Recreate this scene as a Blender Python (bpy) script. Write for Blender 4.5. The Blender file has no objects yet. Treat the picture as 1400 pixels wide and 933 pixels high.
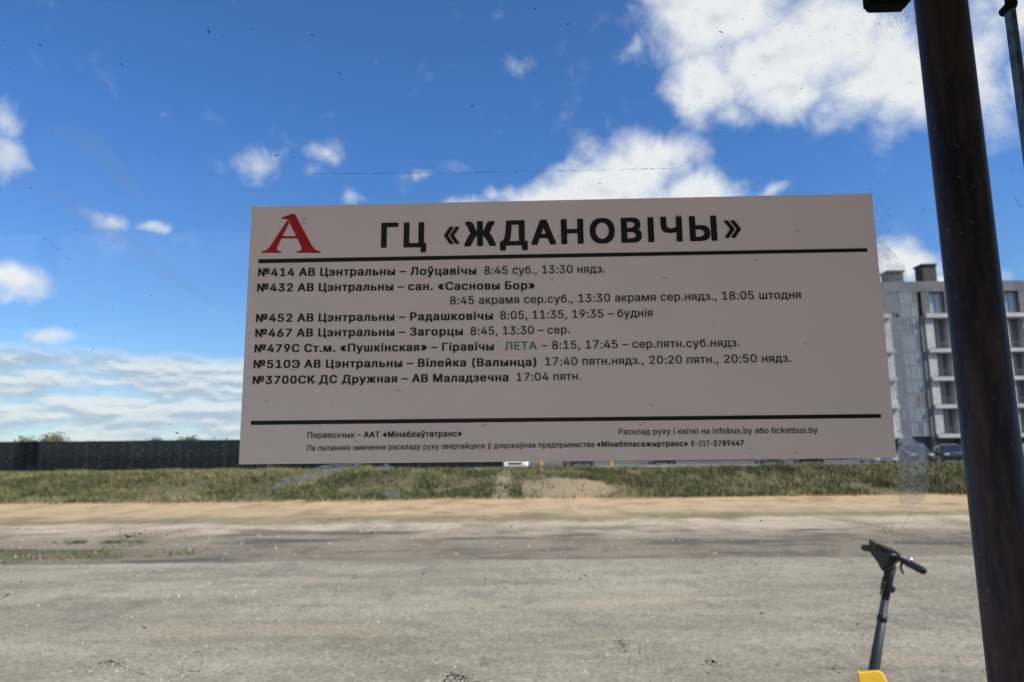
import bpy, bmesh, math, random
from mathutils import Vector, Matrix, noise as mnoise
from mathutils.geometry import tessellate_polygon
R = math.radians
scene = bpy.context.scene
COL = scene.collection
random.seed(7)

# ------------------------------------------------------------------ camera
F, CX, CY = 964.0, 700.0, 466.5           # photo is 1400 x 933
CAM = Vector((0.0, 0.0, 1.6))
UP = Vector((-61.63, -6120.9, F)).normalized()      # world up seen from the camera (x right, y down, z ahead)
FW = (Vector((0, 0, 1)) - UP * UP.z).normalized()   # world +Y seen from the camera
RT = Vector((UP.y * FW.z - UP.z * FW.y, UP.z * FW.x - UP.x * FW.z, UP.x * FW.y - UP.y * FW.x))
if RT.x < 0: RT = -RT

def to_world(v):
    return Vector((RT.dot(v), FW.dot(v), UP.dot(v)))

def ray(px, py):
    return to_world(Vector((px - CX, py - CY, F)).normalized())

def at(px, py, Y):                         # point on the vertical plane y = Y
    d = ray(px, py); return CAM + d * (Y / d.y)

def project(p):
    q = Vector(p) - CAM
    v = RT * q.x + FW * q.y + UP * q.z
    return CX + F * v.x / v.z, CY + F * v.y / v.z

cam_data = bpy.data.cameras.new('camera')
cam = bpy.data.objects.new('camera', cam_data); COL.objects.link(cam)
cr, cu, cb = to_world(Vector((1, 0, 0))), to_world(Vector((0, -1, 0))), to_world(Vector((0, 0, -1)))
cam.matrix_world = Matrix(((cr.x, cu.x, cb.x, CAM.x), (cr.y, cu.y, cb.y, CAM.y), (cr.z, cu.z, cb.z, CAM.z), (0, 0, 0, 1)))
cam_data.sensor_width = 36.0
cam_data.lens = F / 1400 * 36.0
cam_data.clip_start = 0.05; cam_data.clip_end = 8000
cam_data.dof.use_dof = True
cam_data.dof.focus_distance = 0.665
cam_data.dof.aperture_fstop = 10.5
scene.camera = cam

# ------------------------------------------------------------------ light and sky
SUN_AZ, SUN_EL = 116.0, 42.0               # azimuth clockwise from the view direction
scene.view_settings.view_transform = 'Standard'
scene.view_settings.look = 'None'
scene.view_settings.exposure = EXPOSURE = 0.55
scene.view_settings.gamma = 1.0
scene.view_settings.use_curve_mapping = False
scene.cycles.use_denoising = True
scene.cycles.max_bounces = 8
scene.cycles.transparent_max_bounces = 16
scene.cycles.caustics_reflective = False
scene.cycles.caustics_refractive = False

sun_data = bpy.data.lights.new('sun', 'SUN')
sun_data.energy = 4.6; sun_data.angle = R(0.53); sun_data.color = (1.0, 0.94, 0.85)
sun = bpy.data.objects.new('sun', sun_data); COL.objects.link(sun)
sdir = Vector((math.sin(R(SUN_AZ)) * math.cos(R(SUN_EL)), math.cos(R(SUN_AZ)) * math.cos(R(SUN_EL)), math.sin(R(SUN_EL))))
sun.rotation_euler = sdir.to_track_quat('Z', 'Y').to_euler()

# ------------------------------------------------------------------ node helper
class NT:
    def __init__(self, tree): self.t = tree; self.n = tree.nodes; self.l = tree.links
    def put(self, sock, v):
        if isinstance(v, bpy.types.NodeSocket): self.l.new(v, sock)
        elif v is not None:
            if hasattr(sock, 'default_value'):
                dv = sock.default_value
                if hasattr(dv, '__len__') and not hasattr(v, '__len__'): v = [v] * len(dv)
                if hasattr(dv, '__len__') and len(dv) == 4 and len(v) == 3: v = tuple(v) + (1,)
                sock.default_value = v
    def new(self, typ, **kw):
        nd = self.n.new(typ)
        for k, v in kw.items(): setattr(nd, k, v)
        return nd
    def math(self, op, a, b=None, c=None, clamp=False):
        nd = self.new('ShaderNodeMath', operation=op, use_clamp=clamp)
        for s, v in zip(nd.inputs, (a, b, c)): self.put(s, v)
        return nd.outputs[0]
    def vmath(self, op, a, b=None, scale=None):
        nd = self.new('ShaderNodeVectorMath', operation=op)
        self.put(nd.inputs[0], a)
        if b is not None: self.put(nd.inputs[1], b)
        if scale is not None: self.put(nd.inputs['Scale'], scale)
        return nd.outputs['Value'] if op in ('LENGTH', 'DOT_PRODUCT', 'DISTANCE') else nd.outputs[0]
    def noise(self, vec, scale=1.0, detail=4.0, rough=0.55, dist=0.0):
        nd = self.new('ShaderNodeTexNoise')
        self.put(nd.inputs['Vector'], vec); self.put(nd.inputs['Scale'], scale); self.put(nd.inputs['Detail'], detail)
        self.put(nd.inputs['Roughness'], rough); self.put(nd.inputs['Distortion'], dist)
        return nd.outputs[0]
    def sep(self, vec):
        nd = self.new('ShaderNodeSeparateXYZ'); self.put(nd.inputs[0], vec); return nd.outputs
    def comb(self, x, y, z):
        nd = self.new('ShaderNodeCombineXYZ')
        for s, v in zip(nd.inputs, (x, y, z)): self.put(s, v)
        return nd.outputs[0]
    def smooth(self, v, lo, hi, a=0.0, b=1.0):
        nd = self.new('ShaderNodeMapRange', interpolation_type='SMOOTHSTEP')
        for s, x in zip(nd.inputs, (v, lo, hi, a, b)): self.put(s, x)
        return nd.outputs[0]
    def mix(self, f, a, b):
        nd = self.new('ShaderNodeMix', data_type='RGBA')
        self.put(nd.inputs[0], f); self.put(nd.inputs[6], a); self.put(nd.inputs[7], b)
        return nd.outputs[2]
    def ramp(self, f, stops, interp='LINEAR'):
        nd = self.new('ShaderNodeValToRGB'); cr_ = nd.color_ramp; cr_.interpolation = interp
        while len(cr_.elements) < len(stops): cr_.elements.new(0.5)
        for e, (p, c) in zip(cr_.elements, stops): e.position = p; e.color = tuple(c) + (1,)
        self.put(nd.inputs[0], f); return nd.outputs[0]
    def bump(self, h, strength=0.5, dist=0.02):
        nd = self.new('ShaderNodeBump'); self.put(nd.inputs['Height'], h)
        self.put(nd.inputs['Strength'], strength); self.put(nd.inputs['Distance'], dist)
        return nd.outputs[0]

# the sky: Nishita sky with cumulus laid out by direction
world = bpy.data.worlds.new('World'); scene.world = world; world.use_nodes = True
w = NT(world.node_tree); w.n.clear()
sky = w.new('ShaderNodeTexSky', sky_type='NISHITA', sun_disc=False)
sky.sun_elevation = R(SUN_EL); sky.sun_rotation = R(SUN_AZ)
sky.altitude = 200; sky.air_density = 1.0; sky.dust_density = 0.3; sky.ozone_density = 3.0
SKY_STRENGTH = 0.10
tc = w.new('ShaderNodeTexCoord'); dirv = w.vmath('NORMALIZE', tc.outputs['Generated'])
dx, dy, dz = w.sep(dirv)
az = w.math('MULTIPLY', w.math('ARCTAN2', dx, dy), 57.2958)
el = w.math('MULTIPLY', w.math('ARCSINE', dz), 57.2958)
ae = w.comb(az, el, 0.0)
def azel(px, py):
    d = ray(px, py); return math.degrees(math.atan2(d.x, d.y)), math.degrees(math.asin(d.z))
# (x, y, rx, ry, rotation, amount) in photo pixels, turned into directions
BLOBS = [(985, 20, 120, 75, 0, 1.15), (960, 125, 50, 60, 0, 1.15), (1110, 70, 170, 95, 0, 1.15), (1240, 110, 120, 85, 0, 1.15),
         (1040, 85, 90, 75, 0, 1.1), (1075, 140, 70, 34, 0, 1.0), (1180, 130, 90, 55, 0, 1.0), (1330, 90, 70, 110, 0, .95), (1390, 20, 70, 80, 0, .8), (905, 5, 50, 28, 0, .75), (1395, 120, 24, 60, 0, .6), (1000, 165, 38, 22, 0, .7),
         (868, 240, 84, 56, 0, 1.15), (960, 270, 80, 38, 0, 1.15), (760, 272, 80, 26, 0, 1.1), (880, 300, 170, 55, 0, 1.1), (905, 225, 70, 42, 0, 1.0), (820, 258, 70, 40, 0, 1.1), (680, 268, 20, 16, 0, .6), (1058, 258, 20, 14, 0, .7),
         (6, 165, 24, 34, 0, .78), (8, 212, 34, 38, 0, .79), (-60, 190, 50, 60, 0, 1.0), (352, 226, 46, 26, 0, .62), (445, 213, 30, 22, 0, .62), (430, 240, 24, 18, 0, .45), (482, 270, 22, 16, 0, .6),
         (147, 297, 34, 16, 0, .7), (208, 309, 24, 10, 0, .68), (15, 386, 66, 24, 0, .95), (60, 456, 44, 12, 0, .72),
         (700, 92, 26, 22, 0, .38), (860, 74, 30, 18, 0, .45), (580, 240, 46, 14, 0, .42), (640, 282, 50, 12, 0, .6),
         (1235, 365, 62, 34, 0, 1.0), (1300, 395, 60, 20, 0, .9), (1110, 400, 120, 40, 0, .9)]
warp = w.noise(dirv, 9.0, 5.0, 0.6)
wv = w.new('ShaderNodeTexNoise'); w.put(wv.inputs['Vector'], dirv); w.put(wv.inputs['Scale'], 11.0); w.put(wv.inputs['Detail'], 5.0)
wofs = w.vmath('MULTIPLY', w.vmath('SUBTRACT', wv.outputs['Color'], (.5, .5, .5)), (3.8, 3.2, 0.0))
aw = w.vmath('ADD', ae, wofs)
mask = None; veil = None
for (bx_, by_, rx, ry, rot, amt) in BLOBS:
    a0, e0 = azel(bx_, by_); a1, _ = azel(bx_ + rx, by_); _, e1 = azel(bx_, by_ - ry)
    ra, re_ = max(abs(a1 - a0), .3), max(abs(e1 - e0), .3)
    v = w.vmath('MULTIPLY', w.vmath('SUBTRACT', aw, (a0, e0, 0)), (1 / ra, 1 / re_, 0))
    m_ = w.math('MULTIPLY_ADD', w.vmath('LENGTH', v), -1.0, 1.35)
    m_ = w.math('MULTIPLY', w.math('MAXIMUM', m_, 0.0), amt)
    if amt >= .8: mask = m_ if mask is None else w.math('MAXIMUM', mask, m_)
    else: veil = m_ if veil is None else w.math('MAXIMUM', veil, m_)
n1 = w.noise(dirv, 17.0, 10.0, 0.60, 0.2)
dens = w.math('ADD', mask, w.math('MULTIPLY', w.math('SUBTRACT', n1, 0.5), 1.7))
# the rest of the sky, out of the picture: flat cumulus layer, added for neutral light on the sign
hz = w.math('MAXIMUM', dz, 0.02)
plane = w.comb(w.math('DIVIDE', dx, hz), w.math('DIVIDE', dy, hz), 3.0)
n2 = w.noise(plane, 0.55, 7.0, 0.58)
rest = w.math('MULTIPLY', w.smooth(w.math('ABSOLUTE', az), 44, 60), w.smooth(n2, 0.42, 0.6))
rest = w.math('MULTIPLY', rest, w.smooth(dz, 0.03, 0.15))
nv = w.noise(w.vmath('ADD', dirv, (2.2, 0.0, 0.0)), 24.0, 8.0, 0.62, 0.4)
veil = w.smooth(w.math('ADD', veil, w.math('MULTIPLY', w.math('SUBTRACT', nv, .52), 1.5)), 0.12, 1.0)
alpha = w.math('MAXIMUM', w.math('MAXIMUM', w.smooth(dens, 0.14, 1.16), w.math('MULTIPLY', veil, .68)), w.math('MULTIPLY', rest, .9))
# bank of layered cloud low over the horizon
lay = w.noise(w.comb(w.math('MULTIPLY', az, 0.19), w.math('MULTIPLY', el, 0.80), 5.3), 1.0, 8.0, 0.60, 0.15)
low = w.math('MULTIPLY', w.smooth(lay, 0.28, 0.54), w.math('MULTIPLY', w.smooth(el, 0.2, 2.0, .55, 1.0), w.smooth(el, 6.3, 7.9, 1.0, 0.0)))
low = w.math('MULTIPLY', low, .88)
alpha_all = w.math('MAXIMUM', alpha, low)
# cloud light: sunlit puffs, greyer where thick
n3 = w.noise(w.vmath('ADD', dirv, (0.0, 0.0, 3.7)), 11.0, 7.0, 0.58, 0.3)
thick = w.math('MULTIPLY', w.smooth(dens, 1.0, 1.7), w.smooth(n3, 0.42, 0.64))
ccol = w.mix(thick, (0.62, 0.63, 0.645), (0.40, 0.43, 0.475))
lay2 = w.noise(w.comb(w.math('MULTIPLY', az, 0.19), w.math('MULTIPLY', w.math('ADD', el, 0.42), 0.80), 5.3), 1.0, 8.0, 0.60, 0.15)
lay2 = w.math('ADD', w.math('MULTIPLY', w.math('SUBTRACT', lay2, lay), 1.6), .5)
lcol = w.mix(w.smooth(lay2, 0.36, 0.66), (0.56, 0.58, 0.60), (0.30, 0.37, 0.455))
isl = w.math('GREATER_THAN', low, alpha)
ccol = w.mix(isl, ccol, lcol)
tint = w.mix(w.smooth(el, 1.0, 26.0), (0.60, 0.76, 0.94), (0.46, 0.78, 1.16))
skyc = w.vmath('SCALE', w.vmath('MULTIPLY', sky.outputs[0], tint), scale=SKY_STRENGTH)
final = w.mix(alpha_all, skyc, ccol)
bg = w.new('ShaderNodeBackground'); w.put(bg.inputs['Color'], final); w.put(bg.inputs['Strength'], 1.0)
wo = w.new('ShaderNodeOutputWorld'); w.l.new(bg.outputs[0], wo.inputs[0])

# ------------------------------------------------------------------ materials
def material(name, color=(.5, .5, .5), rough=0.6, metallic=0.0, spec=0.5, var=None, bump=None, coat=0.0):
    """var = (scale, colour2, lo, hi [, stretch]); bump = (scale, strength, distance)"""
    m = bpy.data.materials.new(name); m.use_nodes = True
    g = NT(m.node_tree); p = g.n['Principled BSDF']
    t = g.new('ShaderNodeTexCoord').outputs['Object']
    c = tuple(color) + (1,)
    if var:
        vec = g.vmath('MULTIPLY', t, var[4]) if len(var) > 4 else t
        f = g.smooth(g.noise(vec, var[0], 6.0, 0.6), var[2], var[3])
        g.put(p.inputs['Base Color'], g.mix(f, color, var[1]))
        g.put(p.inputs['Roughness'], g.math('MULTIPLY_ADD', f, 0.15, rough - .07))
    else:
        p.inputs['Base Color'].default_value = c
        p.inputs['Roughness'].default_value = rough
    p.inputs['Metallic'].default_value = metallic
    p.inputs['Specular IOR Level'].default_value = spec
    if coat: p.inputs['Coat Weight'].default_value = coat
    if bump: g.put(p.inputs['Normal'], g.bump(g.noise(t, bump[0], 5.0, 0.6), bump[1], bump[2]))
    return m

# ------------------------------------------------------------------ mesh helpers
class MB:
    def __init__(self): self.b = bmesh.new()
    def face(self, pts):
        try: return self.b.faces.new([self.b.verts.new(p) for p in pts])
        except ValueError: return None
    def box(self, x0, x1, y0, y1, z0, z1, bevel=0.0, mat=None, seg=2):
        r = bmesh.ops.create_cube(self.b, size=1.0)['verts']
        for v in r: v.co = Vector(((x0 + x1) / 2 + v.co.x * (x1 - x0), (y0 + y1) / 2 + v.co.y * (y1 - y0), (z0 + z1) / 2 + v.co.z * (z1 - z0)))
        if bevel:
            es = list({e for v in r for e in v.link_edges})
            q = bmesh.ops.bevel(self.b, geom=es, offset=bevel, segments=seg, affect='EDGES')
            r = list({v for f in q['faces'] for v in f.verts} | {v for v in r if v.is_valid})
        if mat is not None: bmesh.ops.transform(self.b, matrix=mat, verts=[v for v in r if v.is_valid])
        return r
    def tube(self, pts, rads, n=16, cap=True):
        pts = [Vector(p) for p in pts]
        if not hasattr(rads, '__len__'): rads = [rads] * len(pts)
        rings = []
        for i, p in enumerate(pts):
            d = (pts[min(i + 1, len(pts) - 1)] - pts[max(i - 1, 0)]).normalized()
            q = Vector((0, 0, 1)) if abs(d.z) < .9 else Vector((1, 0, 0))
            u = d.cross(q).normalized(); v = d.cross(u)
            rings.append([self.b.verts.new(p + (u * math.cos(k * 2 * math.pi / n) + v * math.sin(k * 2 * math.pi / n)) * rads[i]) for k in range(n)])
        for a, b in zip(rings, rings[1:]):
            for k in range(n): self.b.faces.new((a[k], a[(k + 1) % n], b[(k + 1) % n], b[k]))
        if cap:
            self.b.faces.new(rings[0]); self.b.faces.new(list(reversed(rings[-1])))
    def torus(self, c, axis, R_, r_, n=32, k=10):
        axis = Vector(axis).normalized(); q = Vector((0, 0, 1)) if abs(axis.z) < .9 else Vector((1, 0, 0))
        u = axis.cross(q).normalized(); v = axis.cross(u); c = Vector(c); rings = []
        for i in range(n):
            a = 2 * math.pi * i / n; d = u * math.cos(a) + v * math.sin(a)
            rings.append([self.b.verts.new(c + d * (R_ + r_ * math.cos(2 * math.pi * j / k)) + axis * r_ * math.sin(2 * math.pi * j / k)) for j in range(k)])
        for i in range(n):
            a, b = rings[i], rings[(i + 1) % n]
            for j in range(k): self.b.faces.new((a[j], b[j], b[(j + 1) % k], a[(j + 1) % k]))
    def loft(self, rings, cap=True):
        rr = [[self.b.verts.new(p) for p in r] for r in rings]; n = len(rr[0])
        for a, b in zip(rr, rr[1:]):
            for k in range(n): self.b.faces.new((a[k], a[(k + 1) % n], b[(k + 1) % n], b[k]))
        if cap: self.b.faces.new(rr[0]); self.b.faces.new(list(reversed(rr[-1])))
    def prism(self, poly, fn, t0, t1):          # poly in 2D, fn(u, v, t) -> point
        self.loft([[fn(u, v, t0) for u, v in poly], [fn(u, v, t1) for u, v in poly]])
    def build(self, name, mat, parent=None, smooth=False, normals=True, bevel=0.0):
        if normals: bmesh.ops.recalc_face_normals(self.b, faces=self.b.faces)
        me = bpy.data.meshes.new(name); self.b.to_mesh(me); self.b.free()
        o = bpy.data.objects.new(name, me); COL.objects.link(o)
        for m in (mat if isinstance(mat, (list, tuple)) else [mat]): me.materials.append(m)
        if parent is not None: o.parent = parent
        if smooth:
            for p in me.polygons: p.use_smooth = True
        if bevel:
            bv = o.modifiers.new('bevel', 'BEVEL'); bv.width = bevel; bv.segments = 2; bv.limit_method = 'ANGLE'
        return o

def tag(o, label=None, cat=None, group=None, kind=None):
    for k, v in (('label', label), ('category', cat), ('group', group), ('kind', kind)):
        if v: o[k] = v
    return o

def empty(name, loc=(0, 0, 0), rz=0.0):
    o = bpy.data.objects.new(name, None); COL.objects.link(o); o.location = loc; o.rotation_euler = (0, 0, rz); o.empty_display_size = .1
    return o

def copy_tree(o, parent=None):
    c = o.copy(); COL.objects.link(c)
    if parent is not None: c.parent = parent
    for ch in list(o.children): copy_tree(ch, c)
    return c

# ================================================================== THE SETTING
def sst(a, b, x):
    t = max(0.0, min(1.0, (x - a) / (b - a))); return t * t * (3 - 2 * t)

def plateau(x): return 0.80 + (0.42 - 0.80) * sst(-14, 0, x)

def bank_top(x): return 0.80 + 0.05 * mnoise.noise(Vector((x * .23, 3.1, 0))) + 0.03 * mnoise.noise(Vector((x * .9, 8.1, 0)))

def ground_z(x, y):
    yy = y + 0.5 * mnoise.noise(Vector((x * .15, 1.7, 0)))
    z = 0.0
    if 10 < y < 26: z = 0.03 * mnoise.noise(Vector((x * .25, y * .8, 4))) * sst(11, 13, y)
    top = bank_top(x)
    z += top * sst(25.0, 30.5, yy)
    if y > 31: z += (plateau(x) - top) * sst(31.5, 38, y)
    if 25 < y < 34: z += 0.06 * mnoise.noise(Vector((x * .7, y * .7, 9))) * sst(25, 27, y) * (1 - sst(32, 34, y))
    # heap of bare earth slumped on the bank
    mx, my = at(775, 660, 27.0).x, 26.6
    z += 0.28 * math.exp(-((x - mx) / 1.5) ** 2 - ((y - my) / 1.2) ** 2)
    return z

xs = [-3000, -1500, -700, -300, -160, -100, -75] + [-60 + .4 * i for i in range(301)] + [75, 100, 160, 300, 700, 1500, 3000]
ys = [-3000, -1000, -300, -100, -40, -15, -5, 0, 3, 6, 8, 9] + [10 + .35 * i for i in range(18)] + [16.4 + .5 * i for i in range(17)] + [24.7 + .2 * i for i in range(50)] + [35, 36, 37, 38, 40, 45, 50, 55, 60, 70, 80, 100, 150, 300, 700, 1500, 3000]
g = bmesh.new()
vv = [[g.verts.new((x, y, ground_z(x, y))) for x in xs] for y in ys]
for a, b in zip(vv, vv[1:]):
    for i in range(len(xs) - 1): g.faces.new((a[i], a[i + 1], b[i + 1], b[i]))
gm = bpy.data.materials.new('dirt_and_sand'); gm.use_nodes = True
n = NT(gm.node_tree); p = n.n['Principled BSDF']
t = n.new('ShaderNodeTexCoord').outputs['Object']; X, Y, Z = n.sep(t)
st = n.vmath('MULTIPLY', t, (0.22, 1.0, 1.0))                       # tyre-dragged streaks run along x
wob = n.noise(st, 0.55, 5.0, 0.6)
wob2 = n.noise(n.vmath('MULTIPLY', t, (.9, .25, 1)), .8, 5.0, .62)
yy = n.math('ADD', Y, n.math('ADD', n.math('MULTIPLY', n.math('SUBTRACT', wob, .5), 2.6), n.math('MULTIPLY', n.math('SUBTRACT', wob2, .5), 3.4)))
zone = n.ramp(n.math('DIVIDE', n.math('SUBTRACT', yy, 10.0), 24.0), [
    (0.0, (.225, .190, .148)), (.11, (.25, .208, .155)), (.175, (.30, .248, .185)), (.225, (.47, .388, .290)), (.285, (.50, .410, .305)), (.315, (.27, .228, .135)),
    (.345, (.34, .27, .16)), (.39, (.46, .345, .215)), (.50, (.51, .365, .22)), (.60, (.52, .36, .205)), (.65, (.16, .14, .075)), (.80, (.115, .105, .055)), (.92, (.20, .175, .09))])
fine = n.noise(t, 14.0, 6.0, 0.7)
strk = n.noise(n.vmath('MULTIPLY', t, (.35, 2.6, 1)), 1.0, 6.0, 0.62)
c1 = n.mix(n.math('MULTIPLY', n.smooth(strk, .52, .70), .55), zone, n.vmath('MULTIPLY', zone, (.52, .50, .52)))
c1 = n.mix(n.math('MULTIPLY', n.smooth(fine, .40, .72), .45), c1, n.vmath('MULTIPLY', c1, (.66, .66, .66)))
c1 = n.mix(n.math('MULTIPLY', n.smooth(n.noise(t, 6.0, 4.0, .6), .60, .70), .35), c1, n.vmath('MULTIPLY', c1, (1.35, 1.35, 1.35)))
mot = n.noise(n.vmath('MULTIPLY', t, (.75, .42, 1)), 1.0, 8.0, .72)
c1 = n.mix(n.math('MULTIPLY', n.smooth(mot, .47, .62), .8), c1, n.vmath('MULTIPLY', c1, (.60, .58, .55)))
c1 = n.mix(n.math('MULTIPLY', n.smooth(mot, .46, .34), .4), c1, n.vmath('MULTIPLY', c1, (1.22, 1.2, 1.2)))
# damp dark patches on the near dirt
dp = n.noise(n.vmath('MULTIPLY', t, (.30, .9, 1)), 1.0, 4.0, .55)
pt = n.noise(n.vmath('MULTIPLY', t, (.5, 1.5, 1)), 1.7, 8.0, .72)
c1 = n.mix(n.math('MULTIPLY', n.smooth(pt, .50, .66), .55), c1, n.vmath('MULTIPLY', c1, (.58, .60, .62)))
c1 = n.mix(n.math('MULTIPLY', n.smooth(pt, .47, .34), .5), c1, n.vmath('MULTIPLY', c1, (1.32, 1.30, 1.28)))
c1 = n.mix(n.math('MULTIPLY', n.smooth(dp, .52, .62), n.smooth(Y, 16.5, 14.5)), c1, (.105, .098, .088))
mndm = n.math('SUBTRACT', 1.25, n.vmath('LENGTH', n.vmath('MULTIPLY', n.vmath('SUBTRACT', t, (at(775, 660, 27.0).x, 26.6, .4)), (.50, .55, .0))))
c1 = n.mix(n.math('MULTIPLY', n.smooth(n.math('ADD', mndm, n.math('MULTIPLY', n.math('SUBTRACT', mot, .5), 1.2)), .1, .6), .8), c1, (.30, .235, .15))
pthm = n.math('MULTIPLY', n.smooth(n.math('ABSOLUTE', n.math('SUBTRACT', X, at(688, 660, 27.5).x)), .42, .15), n.smooth(Y, 24.5, 26))
c1 = n.mix(n.math('MULTIPLY', pthm, .6), c1, (.34, .27, .18))
# thin green weed over the dirt at the left, and olive strips further out
wd = n.noise(n.vmath('MULTIPLY', t, (.5, 1.6, 1)), 1.3, 6.0, .7)
weed = n.math('MULTIPLY', n.math('MULTIPLY', n.smooth(X, -5.6, -7.2), n.smooth(n.math('ABSOLUTE', n.math('SUBTRACT', yy, 11.9)), .95, .3)), n.smooth(wd, .36, .58))
c1 = n.mix(n.math('MULTIPLY', weed, .85), c1, (.085, .095, .030))
weed2 = n.math('MULTIPLY', n.smooth(n.math('ABSOLUTE', n.math('SUBTRACT', yy, 17.9)), 1.1, .2), n.smooth(wd, .46, .62))
c1 = n.mix(n.math('MULTIPLY', weed2, .65), c1, (.17, .165, .075))
n.put(p.inputs['Base Color'], c1); p.inputs['Roughness'].default_value = .95; p.inputs['Specular IOR Level'].default_value = .15
n.put(p.inputs['Normal'], n.bump(n.math('ADD', fine, n.math('MULTIPLY', strk, 2.0)), .9, .05))
me = bpy.data.meshes.new('ground'); g.to_mesh(me); g.free(); me.materials.append(gm)
for q in me.polygons: q.use_smooth = True
ground = bpy.data.objects.new('ground', me); COL.objects.link(ground); tag(ground, 'dirt and sand verge rising to a low bank', 'ground', kind='structure')

# the worn dusty asphalt lot
am = bpy.data.materials.new('dusty_asphalt'); am.use_nodes = True
n = NT(am.node_tree); p = n.n['Principled BSDF']
t = n.new('ShaderNodeTexCoord').outputs['Object']; X, Y, Z = n.sep(t)
big = n.noise(n.vmath('MULTIPLY', t, (.30, .9, 1)), 1.0, 8.0, .66)
mid = n.noise(n.vmath('MULTIPLY', t, (1.8, 2.6, 1)), 2.1, 10.0, .76)
spk = n.noise(t, 55.0, 4.0, .7)
c = n.mix(n.smooth(big, .36, .64), (.225, .203, .155), (.33, .296, .224))
c = n.mix(n.math('MULTIPLY', n.smooth(mid, .50, .66), .5), c, (.170, .155, .126))
c = n.mix(n.math('MULTIPLY', n.smooth(mid, .48, .36), .45), c, (.42, .385, .31))
sand = n.noise(n.vmath('MULTIPLY', t, (.22, .9, 1)), 1.1, 5.0, .6)
c = n.mix(n.math('MULTIPLY', n.smooth(sand, .53, .66), .6), c, (.37, .305, .22))
grn = n.noise(n.vmath('MULTIPLY', t, (1.0, .8, 1)), 26.0, 5.0, .70)
band = n.noise(n.vmath('MULTIPLY', t, (.16, .8, 1)), 1.0, 6.0, .66)
c = n.vmath('SCALE', c, scale=n.smooth(band, .34, .66, .88, 1.10))
pat = n.noise(n.vmath('MULTIPLY', t, (1.0, .62, 1)), 1.3, 10.0, .76)
c = n.mix(n.math('MULTIPLY', n.smooth(pat, .53, .60), .45), c, (.155, .142, .115))
c = n.mix(n.math('MULTIPLY', n.smooth(grn, .49, .62), .8), c, n.vmath('MULTIPLY', c, (.66, .65, .63)))
c = n.mix(n.math('MULTIPLY', n.smooth(grn, .48, .36), .8), c, n.vmath('MULTIPLY', c, (1.34, 1.32, 1.28)))
c = n.mix(n.math('MULTIPLY', n.smooth(spk, .52, .64), .5), c, n.vmath('MULTIPLY', c, (.55, .55, .55)))
c = n.mix(n.math('MULTIPLY', n.smooth(spk, .44, .34), .5), c, n.vmath('MULTIPLY', c, (1.45, 1.43, 1.4)))
vor = n.new('ShaderNodeTexVoronoi', feature='DISTANCE_TO_EDGE'); n.put(vor.inputs['Vector'], t); vor.inputs['Scale'].default_value = .55
crack = n.math('MULTIPLY', n.smooth(vor.outputs['Distance'], .022, .004), n.smooth(n.noise(t, .6, 3), .5, .62))

n.put(p.inputs['Base Color'], c); p.inputs['Roughness'].default_value = .9; p.inputs['Specular IOR Level'].default_value = .2
n.put(p.inputs['Normal'], n.bump(n.math('ADD', spk, n.math('MULTIPLY', mid, 2.5)), .55, .02))
m = MB()
top_ = []; bot_ = []
for i in range(241):
    x = -48 + .4 * i
    top_.append((x, 10.95 + .22 * mnoise.noise(Vector((x * .5, 0, 1))) + .10 * mnoise.noise(Vector((x * 2.1, 0, 5))), .006)); bot_.append((x, -12, .006))
for i in range(240): m.face([bot_[i], bot_[i + 1], top_[i + 1], top_[i]])
road = m.build('road', am, normals=False); tag(road, 'dusty grey worn asphalt lot', 'road', kind='structure')

# stones and grit
sm = material('grit_stone', (.50, .46, .40), .9, var=(9.0, (.11, .10, .09), .40, .60))
m = MB()
def stone(x, y, z, s):
    a = random.random() * 6.28; k = random.choice((5, 6)); base = []; topr = []
    for i in range(k):
        r1 = s * random.uniform(.7, 1.15); th = a + i * 6.283 / k
        base.append((x + math.cos(th) * r1, y + math.sin(th) * r1 * .8, z - .002)); topr.append((x + math.cos(th) * r1 * .55, y + math.sin(th) * r1 * .45, z + s * random.uniform(.45, .8)))
    m.loft([base, topr])
for i in range(5200):
    y = 4.6 + 6.2 * random.random() ** 1.25; x = random.uniform(-.85, .85) * y
    if mnoise.noise(Vector((x * .7, y * .9, 5))) + .5 * mnoise.noise(Vector((x * 2.2, y * 2.2, 15))) < random.uniform(-.5, .25): continue
    stone(x, y, .006, random.choice((.005, .006, .006, .008, .008, .010, .013, .017)) * (.75 + .06 * (y - 4.6)))
for i in range(900):
    y = random.uniform(11.2, 17.5); x = random.uniform(-.85, .85) * y
    stone(x, y, ground_z(x, y), random.choice((.010, .012, .015, .02, .026)))
tag(m.build('gravel', sm), 'loose grit and small stones strewn over the lot', 'gravel', kind='stuff')

# grass on the bank and weeds at the asphalt edge
grm = bpy.data.materials.new('bank_grass'); grm.use_nodes = True
n = NT(grm.node_tree); p = n.n['Principled BSDF']
t = n.new('ShaderNodeTexCoord').outputs['Object']; X, Y, Z = n.sep(t)
f1 = n.noise(n.vmath('MULTIPLY', t, (.7, .7, 1.6)), .8, 6.0, .68); f2 = n.noise(t, 4.0, 3.0, .6)
c = n.ramp(f1, [(.36, (.040, .056, .019)), (.48, (.085, .102, .036)), (.57, (.175, .162, .072)), (.66, (.32, .26, .14))])
c = n.mix(n.math('MULTIPLY', n.smooth(f2, .5, .7), .6), c, (.23, .19, .10))
c = n.mix(n.math('MULTIPLY', n.smooth(f2, .48, .34), .6), c, (.038, .052, .016))
c = n.mix(n.smooth(Y, 29.6, 30.8), c, n.mix(.5, c, (.21, .21, .085)))
n.put(p.inputs['Base Color'], c); p.inputs['Roughness'].default_value = .8; p.inputs['Specular IOR Level'].default_value = .2
m = MB()
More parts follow.
